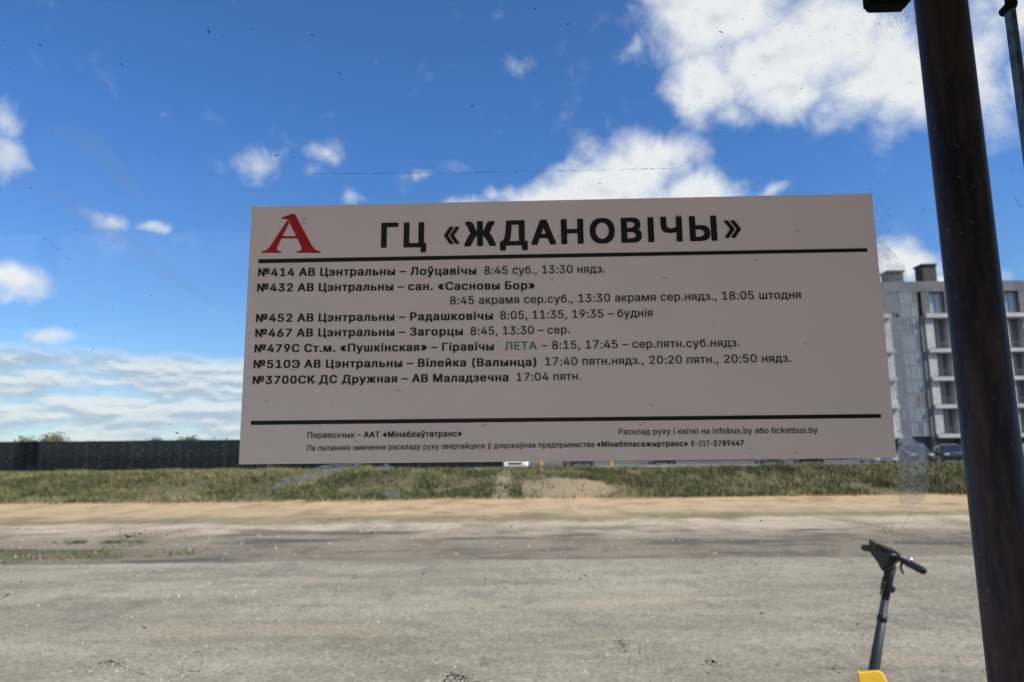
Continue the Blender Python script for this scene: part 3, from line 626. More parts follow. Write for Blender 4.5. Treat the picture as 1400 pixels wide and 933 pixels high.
GLYPHS = """
( 273|89,207,92,264,101,324,114,384,132,441,153,494,177,539,236,539,212,485,191,428,174,370,161,313,154,258,151,207,154,161,160,115,172,67,188,16,209,-38,236,-96,177,-96,139,-21,111,55,95,131
) 273|37,-96,64,-37,86,18,102,69,113,116,120,162,122,207,119,258,112,313,99,370,82,428,62,485,37,539,97,539,121,494,142,441,159,384,173,323,181,264,184,207,178,130,161,53,134,-22,97,-96
, 188|38,-119,68,71,137,71,84,-119
- 453|337,244,337,188,114,188,114,244
. 188|95,-4,78,-1,63,9,53,24,50,41,53,59,63,73,78,83,95,87,113,83,128,73,138,59,141,41,138,24,128,9,113,-1
0 453|227,-7,174,1,130,24,95,62,69,113,53,178,48,254,53,330,69,395,95,447,130,484,174,508,227,516,279,508,323,484,358,447,384,395,400,330,405,254,400,178,384,113,359,62,323,24,279,1|227,50,261,56,290,74,313,103,330,144,340,194,344,254,340,314,330,365,313,405,290,435,261,453,227,460,192,453,163,435,140,405,123,365,113,314,109,254,113,194,123,144,140,103,163,74,192,56
1 453|76,0,76,55,391,55,391,0|276,509,276,0,212,0,212,448,209,448,86,358,86,427,198,509
2 453|64,0,64,47,234,229,261,257,282,282,299,305,311,327,318,348,320,371,317,397,308,419,293,436,273,449,250,457,224,460,196,457,172,447,153,433,139,413,130,390,127,362,66,362,71,405,86,442,111,473,143,496,182,511,225,516,268,511,306,497,337,474,361,445,376,411,381,372,378,345,371,318,357,290,336,259,306,223,267,180,153,60,153,57,389,57,389,0
3 453|218,-7,173,-3,133,10,98,30,70,57,52,91,44,132,109,132,115,107,126,87,144,71,165,59,191,52,219,50,248,53,275,61,297,74,315,93,325,116,329,145,326,172,316,196,299,217,275,234,242,244,201,248,157,248,157,299,288,448,288,452,70,452,70,509,372,509,372,461,211,278,211,289,264,288,308,276,344,253,371,222,387,186,393,145,387,103,370,66,344,36,309,12,266,-2
4 453|40,105,40,158,247,509,311,509,109,166,109,163,413,163,413,105|282,0,282,121,282,146,282,318,343,318,343,0
5 453|221,-7,178,-2,140,11,108,32,83,60,66,93,60,130,122,130,127,108,138,89,154,73,173,60,196,52,221,50,250,53,276,64,298,82,314,104,324,131,328,162,324,193,314,221,297,244,275,262,248,273,218,277,192,275,167,268,145,258,128,246,67,253,96,509,366,509,366,452,151,452,134,301,136,301,155,315,178,325,203,331,229,334,263,330,294,321,321,306,345,285,364,260,379,231,388,199,391,163,385,117,369,76,343,41,309,15,268,-1
6 453|226,-7,182,-1,142,15,109,40,84,74,69,115,64,162,68,199,80,239,102,285,137,340,252,509,322,509,151,261,145,261,154,275,165,288,179,299,196,307,214,312,235,314,278,309,316,295,346,271,370,240,384,201,389,157,384,112,368,73,343,39,310,14,271,-2|226,48,254,52,279,63,299,79,314,101,324,128,327,157,324,187,314,213,299,235,279,251,254,262,226,265,198,262,174,252,153,235,138,214,128,188,125,158,128,128,138,102,153,79,174,63,198,52
7 453|97,0,323,448,323,452,62,452,62,509,391,509,391,449,165,0
8 453|226,-7,178,-2,136,11,101,33,74,62,57,96,52,135,55,166,65,195,81,220,101,241,125,256,153,265,153,267,119,282,93,308,76,342,70,380,75,417,90,450,114,477,146,498,184,511,226,516,269,511,306,498,337,477,361,450,377,417,382,380,376,342,359,308,333,282,300,267,300,265,327,256,351,241,372,220,387,195,397,166,401,135,395,96,378,62,352,33,317,11,275,-2|226,49,258,52,285,60,307,74,323,91,333,113,337,139,333,165,322,189,305,208,283,223,256,232,226,235,196,232,169,223,147,208,130,189,119,165,115,139,119,113,129,91,145,74,167,60,195,52|226,290,252,292,274,300,293,313,307,330,316,351,319,376,316,399,308,420,294,437,275,449,252,457,226,460,200,457,177,449,159,437,145,420,136,399,133,376,136,351,145,330,159,313,178,300,201,292
9 453|226,516,271,510,310,494,343,468,368,434,384,393,389,347,385,309,373,270,350,224,315,168,200,0,130,0,301,248,307,248,299,234,287,221,273,210,257,202,238,196,218,195,175,199,137,214,106,237,83,269,68,307,64,352,69,397,85,436,110,469,143,494,182,510|226,460,199,457,174,446,154,429,138,407,129,381,125,352,129,322,138,295,154,274,174,257,199,247,226,243,254,247,279,257,299,273,314,295,324,321,327,350,324,381,314,407,299,429,279,446,254,457
: 188|95,-4,78,-1,63,9,53,24,50,41,53,59,63,73,78,83,95,87,113,83,128,73,138,59,141,41,138,24,128,9,113,-1|95,271,78,274,63,284,53,299,50,316,53,334,63,349,78,359,95,362,113,359,128,349,138,334,141,316,138,299,128,284,113,274
b 424|229,-8,198,-5,172,4,153,17,138,31,127,46,118,59,112,59,112,0,53,0,53,509,114,509,114,319,118,319,127,331,137,346,152,360,171,373,197,381,229,384,274,378,313,361,345,332,370,293,385,245,390,189,385,133,370,84,346,45,313,16,274,-2|220,47,253,51,279,66,301,88,316,117,325,151,328,189,325,227,316,261,301,290,280,311,253,325,220,330,188,325,161,312,140,291,125,263,116,229,113,189,116,150,125,115,140,86,162,65,188,51
c 396|207,-8,159,-2,117,16,82,46,56,85,40,133,34,187,40,243,56,291,82,330,117,360,159,378,207,384,234,383,260,377,284,368,305,356,324,341,340,322,353,301,362,277,303,262,298,276,290,289,281,301,270,311,257,319,242,325,226,329,207,330,173,325,145,310,124,287,108,258,99,224,96,187,99,151,108,117,124,89,145,66,173,51,207,46,226,48,243,52,258,58,271,66,282,76,292,89,299,102,304,117,363,102,354,78,341,56,325,37,306,21,285,9,261,-1,235,-6
e 404|212,-8,161,-2,117,16,82,46,56,85,40,132,34,187,39,242,55,290,81,329,115,359,157,378,205,384,236,382,266,374,294,361,319,341,341,315,357,282,368,242,371,194,371,169,98,169,99,221,309,221,310,219,307,237,298,269,283,294,263,314,237,326,205,330,173,326,146,313,125,294,109,270,99,241,96,211,96,178,100,139,110,106,128,80,151,61,179,50,212,46,234,48,254,53,271,61,285,73,297,88,306,105,365,91,353,63,335,39,311,19,283,4,249,-5
f 254|228,379,228,327,6,327,6,379|81,0,81,432,84,461,96,486,113,505,135,519,161,527,187,530,207,529,222,527,234,524,243,521,227,468,215,472,206,473,195,474,171,470,154,460,145,443,142,419,142,0
i 167|53,0,53,379,114,379,114,0|84,443,67,446,54,455,44,468,41,483,44,499,54,512,67,521,84,524,100,521,114,512,123,499,126,483,123,468,114,455,100,446
k 381|110,137,110,212,121,212,284,379,360,379,184,199,177,199|53,0,53,509,114,509,114,0|294,0,148,186,191,229,372,0
n 410|114,227,114,0,53,0,53,379,112,379,112,287,102,287,124,332,152,362,187,379,227,384,264,380,295,369,321,349,341,321,353,285,357,240,357,0,296,0,296,235,290,275,273,304,246,323,210,329,184,326,161,317,141,303,126,283,117,257
o 415|207,-8,159,-2,117,16,82,46,56,85,40,133,34,187,40,243,56,291,82,330,117,360,159,378,207,384,256,378,299,360,333,330,359,291,376,243,381,187,376,133,359,85,333,46,299,16,256,-2|207,46,242,51,270,66,292,89,307,117,316,151,319,187,316,224,307,258,292,287,270,310,242,325,207,330,173,325,145,310,124,287,108,258,99,224,96,187,99,151,108,117,124,89,145,66,173,51
s 365|182,-8,145,-5,112,3,84,18,62,38,45,63,36,94,94,107,105,79,124,60,150,49,181,45,217,50,244,62,262,81,268,103,265,121,254,136,237,147,212,155,149,170,104,186,72,208,53,237,47,274,51,305,65,332,87,354,115,370,149,381,187,384,223,381,254,372,279,358,299,339,314,316,324,290,268,277,258,298,243,316,219,328,187,333,156,329,131,317,114,299,109,277,112,258,124,243,144,232,172,223,229,209,275,194,306,171,325,142,331,107,326,75,312,47,290,24,260,6,223,-5
t 227|204,379,204,327,6,327,6,379|65,471,126,471,126,98,128,76,136,61,150,53,170,50,185,51,202,54,213,2,203,-1,192,-3,180,-4,168,-4,125,2,92,21,72,52,65,93
u 410|182,-5,146,-1,115,11,89,31,69,59,57,95,53,139,53,379,114,379,114,144,119,105,137,75,164,56,200,50,226,53,249,62,268,77,283,97,293,122,296,153,296,379,357,379,357,0,298,0,298,92,307,92,286,47,257,17,222,0
y 389|47,-139,61,-86,71,-87,88,-90,104,-89,118,-84,130,-74,141,-58,151,-36,163,-1,17,379,84,379,165,155,177,121,187,87,196,53,206,21,184,21,193,53,202,87,212,121,224,155,305,379,371,379,204,-58,191,-85,177,-107,159,-124,139,-136,117,-143,91,-145,77,-145,65,-143,54,-141
« 403|168,49,33,209,168,369,238,369,105,209,238,49|307,49,171,209,307,369,377,369,243,209,377,49
» 403|26,49,159,209,26,369,96,369,231,209,96,49|165,49,298,209,165,369,234,369,370,209,234,49
І 300|31,0,31,57,118,57,118,452,31,452,31,509,269,509,269,452,183,452,183,57,269,57,269,0
А 480|16,0,201,509,276,509,463,0,395,0,287,302,276,334,264,372,250,420,232,478,245,478,228,419,213,371,201,333,191,302,85,0|110,142,110,199,370,199,370,142
Б 449|60,0,60,509,364,509,364,452,125,452,125,295,242,295,290,291,332,278,365,256,390,228,406,192,411,151,406,108,390,71,365,41,332,18,290,5,242,0|125,56,240,56,286,63,320,81,340,111,347,151,340,188,320,216,286,233,240,239,125,239
В 456|60,0,60,509,241,509,289,504,329,491,359,469,381,442,394,410,398,374,395,344,387,320,373,301,356,286,336,275,315,267,315,262,339,257,363,245,385,227,402,203,414,173,418,136,413,100,400,67,377,39,344,18,301,4,247,0|125,57,245,57,296,63,330,80,349,105,355,137,352,161,342,184,327,203,306,218,279,228,248,231,125,231|125,285,238,285,265,288,288,296,308,309,323,326,333,348,336,372,330,403,313,429,283,446,240,452,125,452
Г 401|370,509,370,452,125,452,125,0,60,0,60,509
Д 569|32,-109,32,57,73,57,85,70,97,86,107,106,117,132,126,162,133,199,140,243,145,294,162,509,480,509,480,57,537,57,537,-109,475,-109,475,0,94,0,94,-109|147,57,416,57,416,452,221,452,208,294,203,242,196,194,187,150,176,111,163,80
Е 419|60,0,60,509,372,509,372,452,125,452,125,286,355,286,355,229,125,229,125,57,375,57,375,0
Ж 668|366,509,366,0,302,0,302,509|18,0,183,265,32,509,110,509,241,283,429,283,559,509,636,509,486,264,650,0,576,0,439,226,229,226,91,0
З 431|216,-7,169,-2,127,11,92,31,66,59,48,93,42,132,107,132,112,108,123,88,140,71,161,60,187,52,215,50,246,53,272,61,295,74,312,92,323,114,326,139,323,165,312,188,295,207,272,221,242,230,207,233,166,233,166,289,207,289,235,291,260,299,281,312,296,329,305,351,309,375,306,399,297,420,284,437,265,449,243,457,216,460,191,457,167,450,146,438,130,422,119,402,115,378,53,378,59,417,76,450,102,478,135,498,174,511,217,516,262,511,300,497,330,475,353,446,367,414,372,378,366,339,349,306,322,280,287,264,287,260,317,252,342,238,363,219,378,196,387,169,390,139,384,99,367,64,341,35,306,12,264,-2
К 467|60,0,60,509,125,509,125,287,196,287,362,509,440,509,251,262,449,0,371,0,199,231,125,231,125,0
Л 520|32,0,32,57,45,57,67,59,84,66,97,80,107,103,114,135,119,181,146,509,460,509,460,0,395,0,395,452,205,452,182,175,177,133,170,97,161,67,147,42,131,24,109,10,83,3,51,0
М 628|60,0,60,509,152,509,277,187,287,159,299,123,311,84,322,49,307,49,318,83,330,121,342,158,352,187,476,509,568,509,568,0,504,0,504,291,504,327,505,369,506,413,507,457,513,457,505,433,498,409,482,363,467,322,456,291,342,0,286,0,170,291,159,321,145,361,129,408,112,457,119,457,120,416,121,372,122,328,122,291,122,0
Н 517|60,0,60,509,125,509,125,289,392,289,392,509,457,509,457,0,392,0,392,232,125,232,125,0
О 533|267,-7,205,1,150,25,105,63,70,115,48,179,40,254,48,329,70,393,105,445,150,484,205,508,267,516,329,508,384,484,429,445,464,393,486,329,493,254,486,179,464,115,429,63,384,25,329,1|267,53,310,59,349,76,383,105,408,144,425,194,430,254,425,314,408,365,383,404,349,433,310,450,267,456,223,450,184,433,151,404,125,364,109,314,103,254,109,194,125,144,151,105,184,76,223,59
П 517|457,509,457,0,392,0,392,452,125,452,125,0,60,0,60,509
Р 445|60,0,60,509,235,509,289,503,332,487,366,462,390,430,404,391,409,348,404,304,390,265,366,233,332,207,289,191,235,186,127,186,127,242,233,242,269,246,297,256,318,272,333,294,342,319,344,348,342,376,333,402,318,423,297,439,268,449,232,452,125,452,125,0
С 510|267,-7,205,1,150,25,104,63,70,115,48,179,40,254,48,329,70,393,104,445,150,484,205,508,267,516,305,513,340,504,373,490,402,471,427,447,448,418,463,385,473,348,408,348,401,373,389,395,375,413,357,428,337,440,315,449,292,454,267,456,223,450,184,432,150,403,125,364,109,314,103,254,109,194,125,145,151,105,184,76,223,59,267,53,292,55,315,60,337,69,357,81,375,96,389,114,401,136,408,160,473,160,463,124,448,91,428,62,402,38,373,19,341,5,305,-4
Т 449|32,452,32,509,417,509,417,452,257,452,257,0,193,0,193,452
Ц 502|442,0,60,0,60,509,125,509,125,57,378,57,378,509,442,509|430,-109,430,0,405,0,405,56,492,56,491,-109
Ч 487|223,190,174,194,132,207,98,229,73,260,58,301,53,352,53,509,117,509,117,353,125,305,149,272,186,253,231,247,272,251,311,261,347,278,382,299,382,236,347,217,310,203,269,193|362,0,362,509,427,509,427,0
Ы 612|127,308,246,308,295,303,337,289,371,267,397,237,412,200,418,157,412,112,397,73,372,42,337,19,295,5,246,0,60,0,60,509,125,509,125,56,246,56,290,63,325,83,346,115,354,157,350,184,340,207,324,226,303,240,277,248,246,251,127,251|552,509,552,0,487,0,487,509
Э 510|243,-7,205,-4,169,5,137,19,108,38,83,62,62,91,47,124,37,160,102,160,109,136,121,114,135,96,153,80,173,68,195,60,219,55,243,53,287,59,327,76,360,105,385,145,401,194,407,254,401,314,385,364,360,404,327,432,287,450,243,456,219,454,195,449,173,440,153,428,135,413,121,395,109,373,102,348,37,348,47,385,62,418,83,447,108,471,137,490,170,504,205,513,243,516,305,508,360,484,406,445,441,393,462,329,470,254,462,179,440,116,406,64,360,25,305,1|194,231,194,288,429,288,429,231
а 389|160,-9,126,-5,94,5,68,22,48,45,35,73,30,108,34,138,43,161,58,179,78,193,100,203,125,211,152,216,178,220,234,227,252,230,265,235,273,243,276,255,276,257,273,279,267,297,256,311,240,322,220,329,196,331,171,329,149,322,132,313,118,301,107,288,100,274,41,291,57,322,79,346,104,364,133,375,163,382,194,384,215,383,239,379,263,372,286,360,306,343,322,320,333,290,337,251,337,0,277,0,277,52,272,52,264,38,252,25,236,12,215,1,190,-6|170,45,202,49,228,59,248,74,263,93,272,115,276,138,276,190,270,186,259,182,246,179,231,176,200,171,175,168,154,164,134,159,117,150,103,139,95,124,92,105,94,87,102,72,114,61,130,52,149,47
б 411|208,-8,161,-2,119,15,84,44,57,82,40,129,34,185,34,198,36,253,41,301,50,342,62,376,79,403,101,426,127,443,159,455,196,463,238,468,258,471,273,475,283,480,290,488,293,497,294,509,349,509,346,483,338,461,324,444,304,431,275,422,238,417,192,411,155,401,127,383,107,356,93,318,85,266,86,266,99,291,118,314,141,334,167,350,197,360,229,363,269,357,304,339,334,311,357,274,372,230,377,181,372,130,355,84,329,46,295,17,254,-2|208,46,240,50,266,62,287,81,303,108,313,140,316,178,313,216,304,249,289,275,268,294,242,306,211,310,179,305,151,293,128,272,110,245,99,213,96,175,99,140,109,109,126,82,148,62,176,50
в 392|53,0,53,379,208,379,264,372,307,352,334,320,343,278,339,248,324,226,300,209,270,199,291,194,312,185,330,171,345,152,355,130,358,102,354,75,343,50,325,29,300,13,269,3,232,0|111,56,232,56,259,59,279,70,291,86,295,108,291,133,279,153,259,165,232,169,111,169|111,220,209,220,239,224,263,234,277,251,282,273,277,294,262,310,239,320,208,324,111,324
г 304|290,379,290,323,114,323,114,0,53,0,53,379
д 427|13,-110,13,56,44,56,55,69,65,82,72,98,79,116,85,138,90,164,94,194,98,231,110,379,356,379,356,56,414,56,414,-110,353,-110,353,0,74,0,74,-110|114,56,295,56,295,323,166,323,157,231,151,175,143,127,131,87
е 404|212,-8,161,-2,117,16,82,46,56,85,40,132,34,187,39,242,55,290,81,329,115,359,157,378,205,384,236,382,266,374,294,361,319,341,341,315,357,282,368,242,371,194,371,169,98,169,99,221,309,221,310,219,307,237,298,269,283,294,263,314,237,326,205,330,173,326,146,313,125,294,109,270,99,241,96,211,96,178,100,139,110,106,128,80,151,61,179,50,212,46,234,48,254,53,271,61,285,73,297,88,306,105,365,91,353,63,335,39,311,19,283,4,249,-5
ж 563|21,0,174,193,23,379,95,379,221,218,252,218,252,379,313,379,313,218,342,218,468,379,541,379,390,193,543,0,469,0,342,162,313,162,313,0,252,0,252,162,223,162,95,0
з 343|171,-4,134,-1,101,8,73,23,51,43,37,67,31,95,94,95,100,76,117,61,142,51,171,47,202,52,227,65,243,84,249,109,243,134,226,154,198,167,163,171,138,171,138,217,163,217,193,221,217,233,233,252,238,276,234,299,220,318,199,330,173,334,145,330,122,319,105,303,99,281,40,281,45,310,59,335,80,356,107,371,138,381,173,384,209,380,239,370,264,353,283,332,294,307,298,279,293,249,277,224,254,207,225,197,225,194,263,183,291,164,307,137,313,104,308,75,294,48,273,26,244,10,210,-1
й 411|358,0,296,0,296,274,293,274,111,0,53,0,53,379,114,379,114,104,118,104,300,379,358,379|205,433,179,436,155,446,135,461,120,481,110,504,107,529,151,529,155,508,166,491,184,480,205,476,227,480,244,491,255,508,259,529,304,529,301,504,291,481,276,461,256,446,232,436
к 376|53,0,53,379,114,379,114,215,152,215,288,379,366,379,213,196,368,0,290,0,167,159,114,159,114,0
л 400|6,0,6,56,20,56,36,58,48,63,59,72,67,86,73,106,78,133,81,167,84,211,91,379,348,379,348,0,286,0,286,323,149,323,143,189,138,132,129,84,115,47,94,21,65,5,27,0
м 535|53,0,53,379,144,379,232,168,240,150,246,132,257,100,265,70,273,41,263,41,270,69,278,100,289,132,295,149,303,168,390,379,482,379,482,0,421,0,421,197,421,237,422,276,422,315,423,354,430,354,422,326,415,300,407,276,399,252,389,226,377,198,294,0,240,0,156,198,145,226,135,252,126,276,118,300,110,326,102,354,111,354,112,318,113,279,113,238,113,197,113,0
н 409|309,223,309,167,99,167,99,223|114,379,114,0,53,0,53,379|356,379,356,0,295,0,295,379
о 415|207,-8,159,-2,117,16,82,46,56,85,40,133,34,187,40,243,56,291,82,330,117,360,159,378,207,384,256,378,299,360,333,330,359,291,376,243,381,187,376,133,359,85,333,46,299,16,256,-2|207,46,242,51,270,66,292,89,307,117,316,151,319,187,316,224,307,258,292,287,270,310,242,325,207,330,173,325,145,310,124,287,108,258,99,224,96,187,99,151,108,117,124,89,145,66,173,51
п 408|355,379,355,0,294,0,294,323,114,323,114,0,53,0,53,379
р 424|53,-143,53,379,112,379,112,319,118,319,126,331,137,346,152,360,171,373,197,381,229,384,274,378,313,361,345,332,370,293,385,245,390,189,385,133,370,84,346,45,313,16,274,-2,229,-8,198,-5,173,4,153,17,138,31,127,46,118,59,114,59,114,-143|220,47,253,51,279,66,301,88,316,117,325,151,328,189,325,227,316,261,301,290,280,311,253,325,220,330,188,325,161,312,140,291,125,263,116,229,113,189,116,150,125,115,140,86,162,65,188,51
с 396|207,-8,159,-2,117,16,82,46,56,85,40,133,34,187,40,243,56,291,82,330,117,360,159,378,207,384,234,383,260,377,284,368,305,356,324,341,340,322,353,301,362,277,303,262,298,276,290,289,281,301,270,311,257,319,242,325,226,329,207,330,173,325,145,310,124,287,108,258,99,224,96,187,99,151,108,117,124,89,145,66,173,51,207,46,226,48,243,52,258,58,271,66,282,76,292,89,299,102,304,117,363,102,354,78,341,56,325,37,306,21,285,9,261,-1,235,-6
т 325|132,0,132,325,6,325,6,379,319,379,319,325,193,325,193,0
у 389|47,-139,61,-86,71,-87,88,-90,104,-89,118,-84,130,-74,141,-58,151,-36,163,-1,17,379,84,379,165,155,177,121,187,87,196,53,206,21,184,21,193,53,202,87,212,121,224,155,305,379,371,379,204,-58,191,-85,177,-107,159,-124,139,-136,117,-143,91,-145,77,-145,65,-143,54,-141
х 379|21,0,150,190,29,379,100,379,189,245,282,379,352,379,230,190,358,0,287,0,189,137,91,0
ц 415|53,0,53,379,114,379,114,56,294,56,294,379,355,379,355,0|344,-109,344,0,318,0,318,56,405,56,405,-109
ч 401|198,118,138,127,92,153,62,197,53,258,53,379,114,379,114,258,120,221,138,195,165,180,198,175,233,177,264,182,294,189,324,199,324,143,305,136,285,130,265,125,244,122,222,119|287,0,287,379,348,379,348,0
ш 572|53,379,114,379,114,56,255,56,255,379,316,379,316,56,458,56,458,379,519,379,519,0,53,0
ы 511|116,244,214,244,256,240,290,228,317,210,337,186,349,156,353,123,349,90,337,61,317,36,290,16,255,4,214,0,53,0,53,379,114,379,114,56,214,56,245,61,270,74,286,95,292,121,286,148,270,169,245,183,214,187,116,187|397,0,397,379,458,379,458,0
ь 388|116,244,214,244,256,240,290,228,317,210,337,186,349,156,353,123,349,90,337,61,317,36,290,16,255,4,214,0,53,0,53,379,114,379,114,56,214,56,245,61,270,74,286,95,292,121,286,148,270,169,245,183,214,187,116,187
э 396|188,-8,161,-6,135,-1,111,9,89,21,71,37,55,56,42,78,33,102,91,117,97,102,104,89,114,76,125,66,138,58,153,52,170,48,188,46,223,51,251,66,272,89,287,117,296,151,299,187,296,224,287,258,272,287,251,310,223,325,188,330,170,329,154,325,139,319,126,311,115,301,105,289,98,276,93,262,34,277,43,301,56,322,72,341,91,356,112,368,136,377,161,383,188,384,237,378,279,360,314,330,340,291,356,243,362,187,356,133,340,85,314,46,279,16,237,-2|309,163,132,163,132,218,309,218
я 385|332,0,271,0,271,326,184,326,142,322,114,309,98,288,93,259,98,231,114,211,143,198,184,194,269,194,269,142,180,142,115,150,68,174,41,211,32,259,41,308,68,346,115,371,180,379,332,379|85,0,15,0,122,172,190,172
і 167|53,0,53,379,114,379,114,0|84,443,67,446,54,455,44,468,41,483,44,499,54,512,67,521,84,524,100,521,114,512,123,499,126,483,123,468,114,455,100,446
ў 389|47,-139,61,-86,71,-87,88,-90,104,-89,118,-84,130,-74,141,-58,151,-36,163,-1,17,379,84,379,165,155,177,121,187,87,196,53,206,21,184,21,193,53,202,87,212,121,224,155,305,379,371,379,204,-58,191,-85,177,-107,159,-124,139,-136,117,-143,91,-145,77,-145,65,-143,54,-141|195,433,168,436,145,446,125,461,109,481,99,504,96,529,141,529,144,508,156,491,173,480,195,476,216,480,233,491,245,508,249,529,294,529,290,504,280,481,265,461,245,446,221,436
– 350|350,244,350,188,0,188,0,244
№ 761|60,0,60,509,122,509,349,121,353,121,353,509,416,509,416,0,355,0,129,385,124,385,124,0|479,153,479,205,696,205,696,153|587,249,553,252,524,263,500,281,483,304,472,333,468,366,468,399,472,432,482,461,500,484,524,502,553,513,587,516,621,513,650,502,673,484,691,460,701,432,705,399,705,366,701,332,691,304,673,281,650,263,621,252|587,298,612,303,630,317,641,338,645,366,645,399,641,426,630,447,612,460,587,465,561,460,543,447,532,426,528,399,528,366,532,338,543,317,561,303
"""

# ================================================================== THE BUS SHELTER AND ITS GLASS
rdir = to_world(Vector((31320.0, -479.0, -964.0)).normalized()); rdir.z = 0; rdir.normalize()   # along the glass
nrm = Vector((rdir.y, -rdir.x, 0))                                                              # out of the glass, to the viewer
cTL, cTR, cBR, cBL = (344.6, 283.5), (1191.3, 265.4), (1225, 626.2), (327.2, 635.2)
def unit_hit(px, py): d = ray(px, py); return d * (-1.0 / d.dot(nrm))
GD = 0.60 * 2 / ((unit_hit(*cTR) - unit_hit(*cTL)).length + (unit_hit(*cBR) - unit_hit(*cBL)).length)   # the sheet is 0.6 m wide
ORG = CAM + unit_hit(*cBL) * GD; ORG0 = Vector((ORG.x, ORG.y, 0))
def S(px, py):                             # photo pixel -> (u, z) on the front face of the glass
    p_ = CAM + unit_hit(px, py) * GD - ORG0
    return p_.dot(rdir), p_.z
def frame(o, org):
    o.matrix_world = Matrix(((rdir.x, 0, nrm.x, org.x), (rdir.y, 0, nrm.y, org.y), (0, 1, 0, org.z), (0, 0, 0, 1)))
shelter = empty('bus_shelter'); frame(shelter, ORG0)
tag(shelter, 'bus shelter with scratched clear glass and a round dark brown post', 'bus shelter')

def glass_mat(name, tint, dust):
    m_ = bpy.data.materials.new(name); m_.use_nodes = True; q = NT(m_.node_tree); q.n.clear()
    tt = q.new('ShaderNodeTexCoord').outputs['Object']
    tr = q.new('ShaderNodeBsdfTransparent'); tr.inputs[0].default_value = tuple(tint) + (1,)
    gl = q.new('ShaderNodeBsdfGlossy'); gl.inputs['Roughness'].default_value = .0
    lw = q.new('ShaderNodeLayerWeight'); lw.inputs['Blend'].default_value = .5
    fr = q.math('MULTIPLY_ADD', q.math('POWER', lw.outputs['Facing'], 5.0), .96, .016)
    m1 = q.new('ShaderNodeMixShader'); q.put(m1.inputs[0], fr); q.l.new(tr.outputs[0], m1.inputs[1]); q.l.new(gl.outputs[0], m1.inputs[2])
    df = q.new('ShaderNodeBsdfDiffuse'); df.inputs[0].default_value = (.55, .54, .52, 1)
    f = q.math('MULTIPLY', q.smooth(q.noise(q.vmath('MULTIPLY', tt, (7, 2.5, 1)), 1.0, 7.0, .65), .35, .75, .25, 1.0), dust)
    m2 = q.new('ShaderNodeMixShader'); q.put(m2.inputs[0], f); q.l.new(m1.outputs[0], m2.inputs[1]); q.l.new(df.outputs[0], m2.inputs[2])
    o_ = q.new('ShaderNodeOutputMaterial'); q.l.new(m2.outputs[0], o_.inputs[0]); return m_
def film_mat(name, col, amount, scale, lo, hi, rough_noise=True):
    m_ = bpy.data.materials.new(name); m_.use_nodes = True; q = NT(m_.node_tree); q.n.clear()
    tt = q.new('ShaderNodeTexCoord').outputs['Object']
    tr = q.new('ShaderNodeBsdfTransparent')
    df = q.new('ShaderNodeBsdfDiffuse'); df.inputs[0].default_value = tuple(col) + (1,)
    tl = q.new('ShaderNodeBsdfTranslucent'); tl.inputs[0].default_value = tuple(col) + (1,)
    mm = q.new('ShaderNodeMixShader'); mm.inputs[0].default_value = .85; q.l.new(df.outputs[0], mm.inputs[1]); q.l.new(tl.outputs[0], mm.inputs[2])
    f = q.math('MULTIPLY', q.smooth(q.noise(tt, scale, 6.0, .7), lo, hi), amount) if rough_noise else amount
    m2 = q.new('ShaderNodeMixShader'); q.put(m2.inputs[0], f); q.l.new(tr.outputs[0], m2.inputs[1]); q.l.new(mm.outputs[0], m2.inputs[2])
    o_ = q.new('ShaderNodeOutputMaterial'); q.l.new(m2.outputs[0], o_.inputs[0]); return m_
pane_m = glass_mat('dusty_glass', (.975, .985, .98), .012)
us = (S(1384.5, 20)[0] + S(1398, 125)[0]) / 2
m = MB(); m.box(S(-260, 466)[0], us - .0025, .35, 2.40, -.006, 0); pane = m.build('glass_pane', pane_m, shelter)
m = MB(); m.box(us + .0025, us + .75, .35, 2.40, -.006, 0); m.build('glass_pane', pane_m, shelter)
strip_m = material('grey_green_seal', (.075, .10, .095), .5, var=(60.0, (.03, .035, .035), .45, .65))
m = MB(); m.box(us - .0024, us + .0024, .35, S(1384, 6)[1], -.009, .003, .0008); m.build('edge_seal', strip_m, shelter)
knob_m = material('black_fitting', (.005, .005, .005), .85, spec=.12)
ku, kv = S(1381.5, 4); m = MB()
m.tube([(ku, kv - .003, -.012), (ku, kv - .003, .001), (ku, kv - .003, .006)], [.0045, .0055, .003], 16); m.tube([(us, kv + .0, -.004), (us, 2.42, -.004)], .0028, 10)
m.build('glass_stud', knob_m, shelter)

post_m = bpy.data.materials.new('dark_brown_painted_steel'); post_m.use_nodes = True
q = NT(post_m.node_tree); p = q.n['Principled BSDF']; tt = q.new('ShaderNodeTexCoord').outputs['Object']
f1 = q.noise(q.vmath('MULTIPLY', tt, (60, 9, 60)), 1.0, 6.0, .65); f2 = q.noise(tt, 90.0, 4.0, .7); f3 = q.noise(q.vmath('MULTIPLY', tt, (25, 3, 25)), 1.0, 4, .6)
c = q.mix(q.smooth(f1, .40, .60), (.022, .019, .025), (.072, .046, .044)); c = q.mix(q.math('MULTIPLY', q.smooth(f2, .58, .70), .5), c, (.085, .075, .075)); c = q.mix(q.math('MULTIPLY', q.smooth(f3, .5, .62), .6), c, (.012, .011, .015))
q.put(p.inputs['Base Color'], c); q.put(p.inputs['Roughness'], q.math('MULTIPLY_ADD', f1, .25, .38)); p.inputs['Specular IOR Level'].default_value = .18
q.put(p.inputs['Normal'], q.bump(f2, .25, .002))
PY = 0.80; pc = at(1339, 466.5, PY); PR = .0282
pu, pw = (pc - ORG0).dot(rdir), (pc - ORG0).dot(nrm)
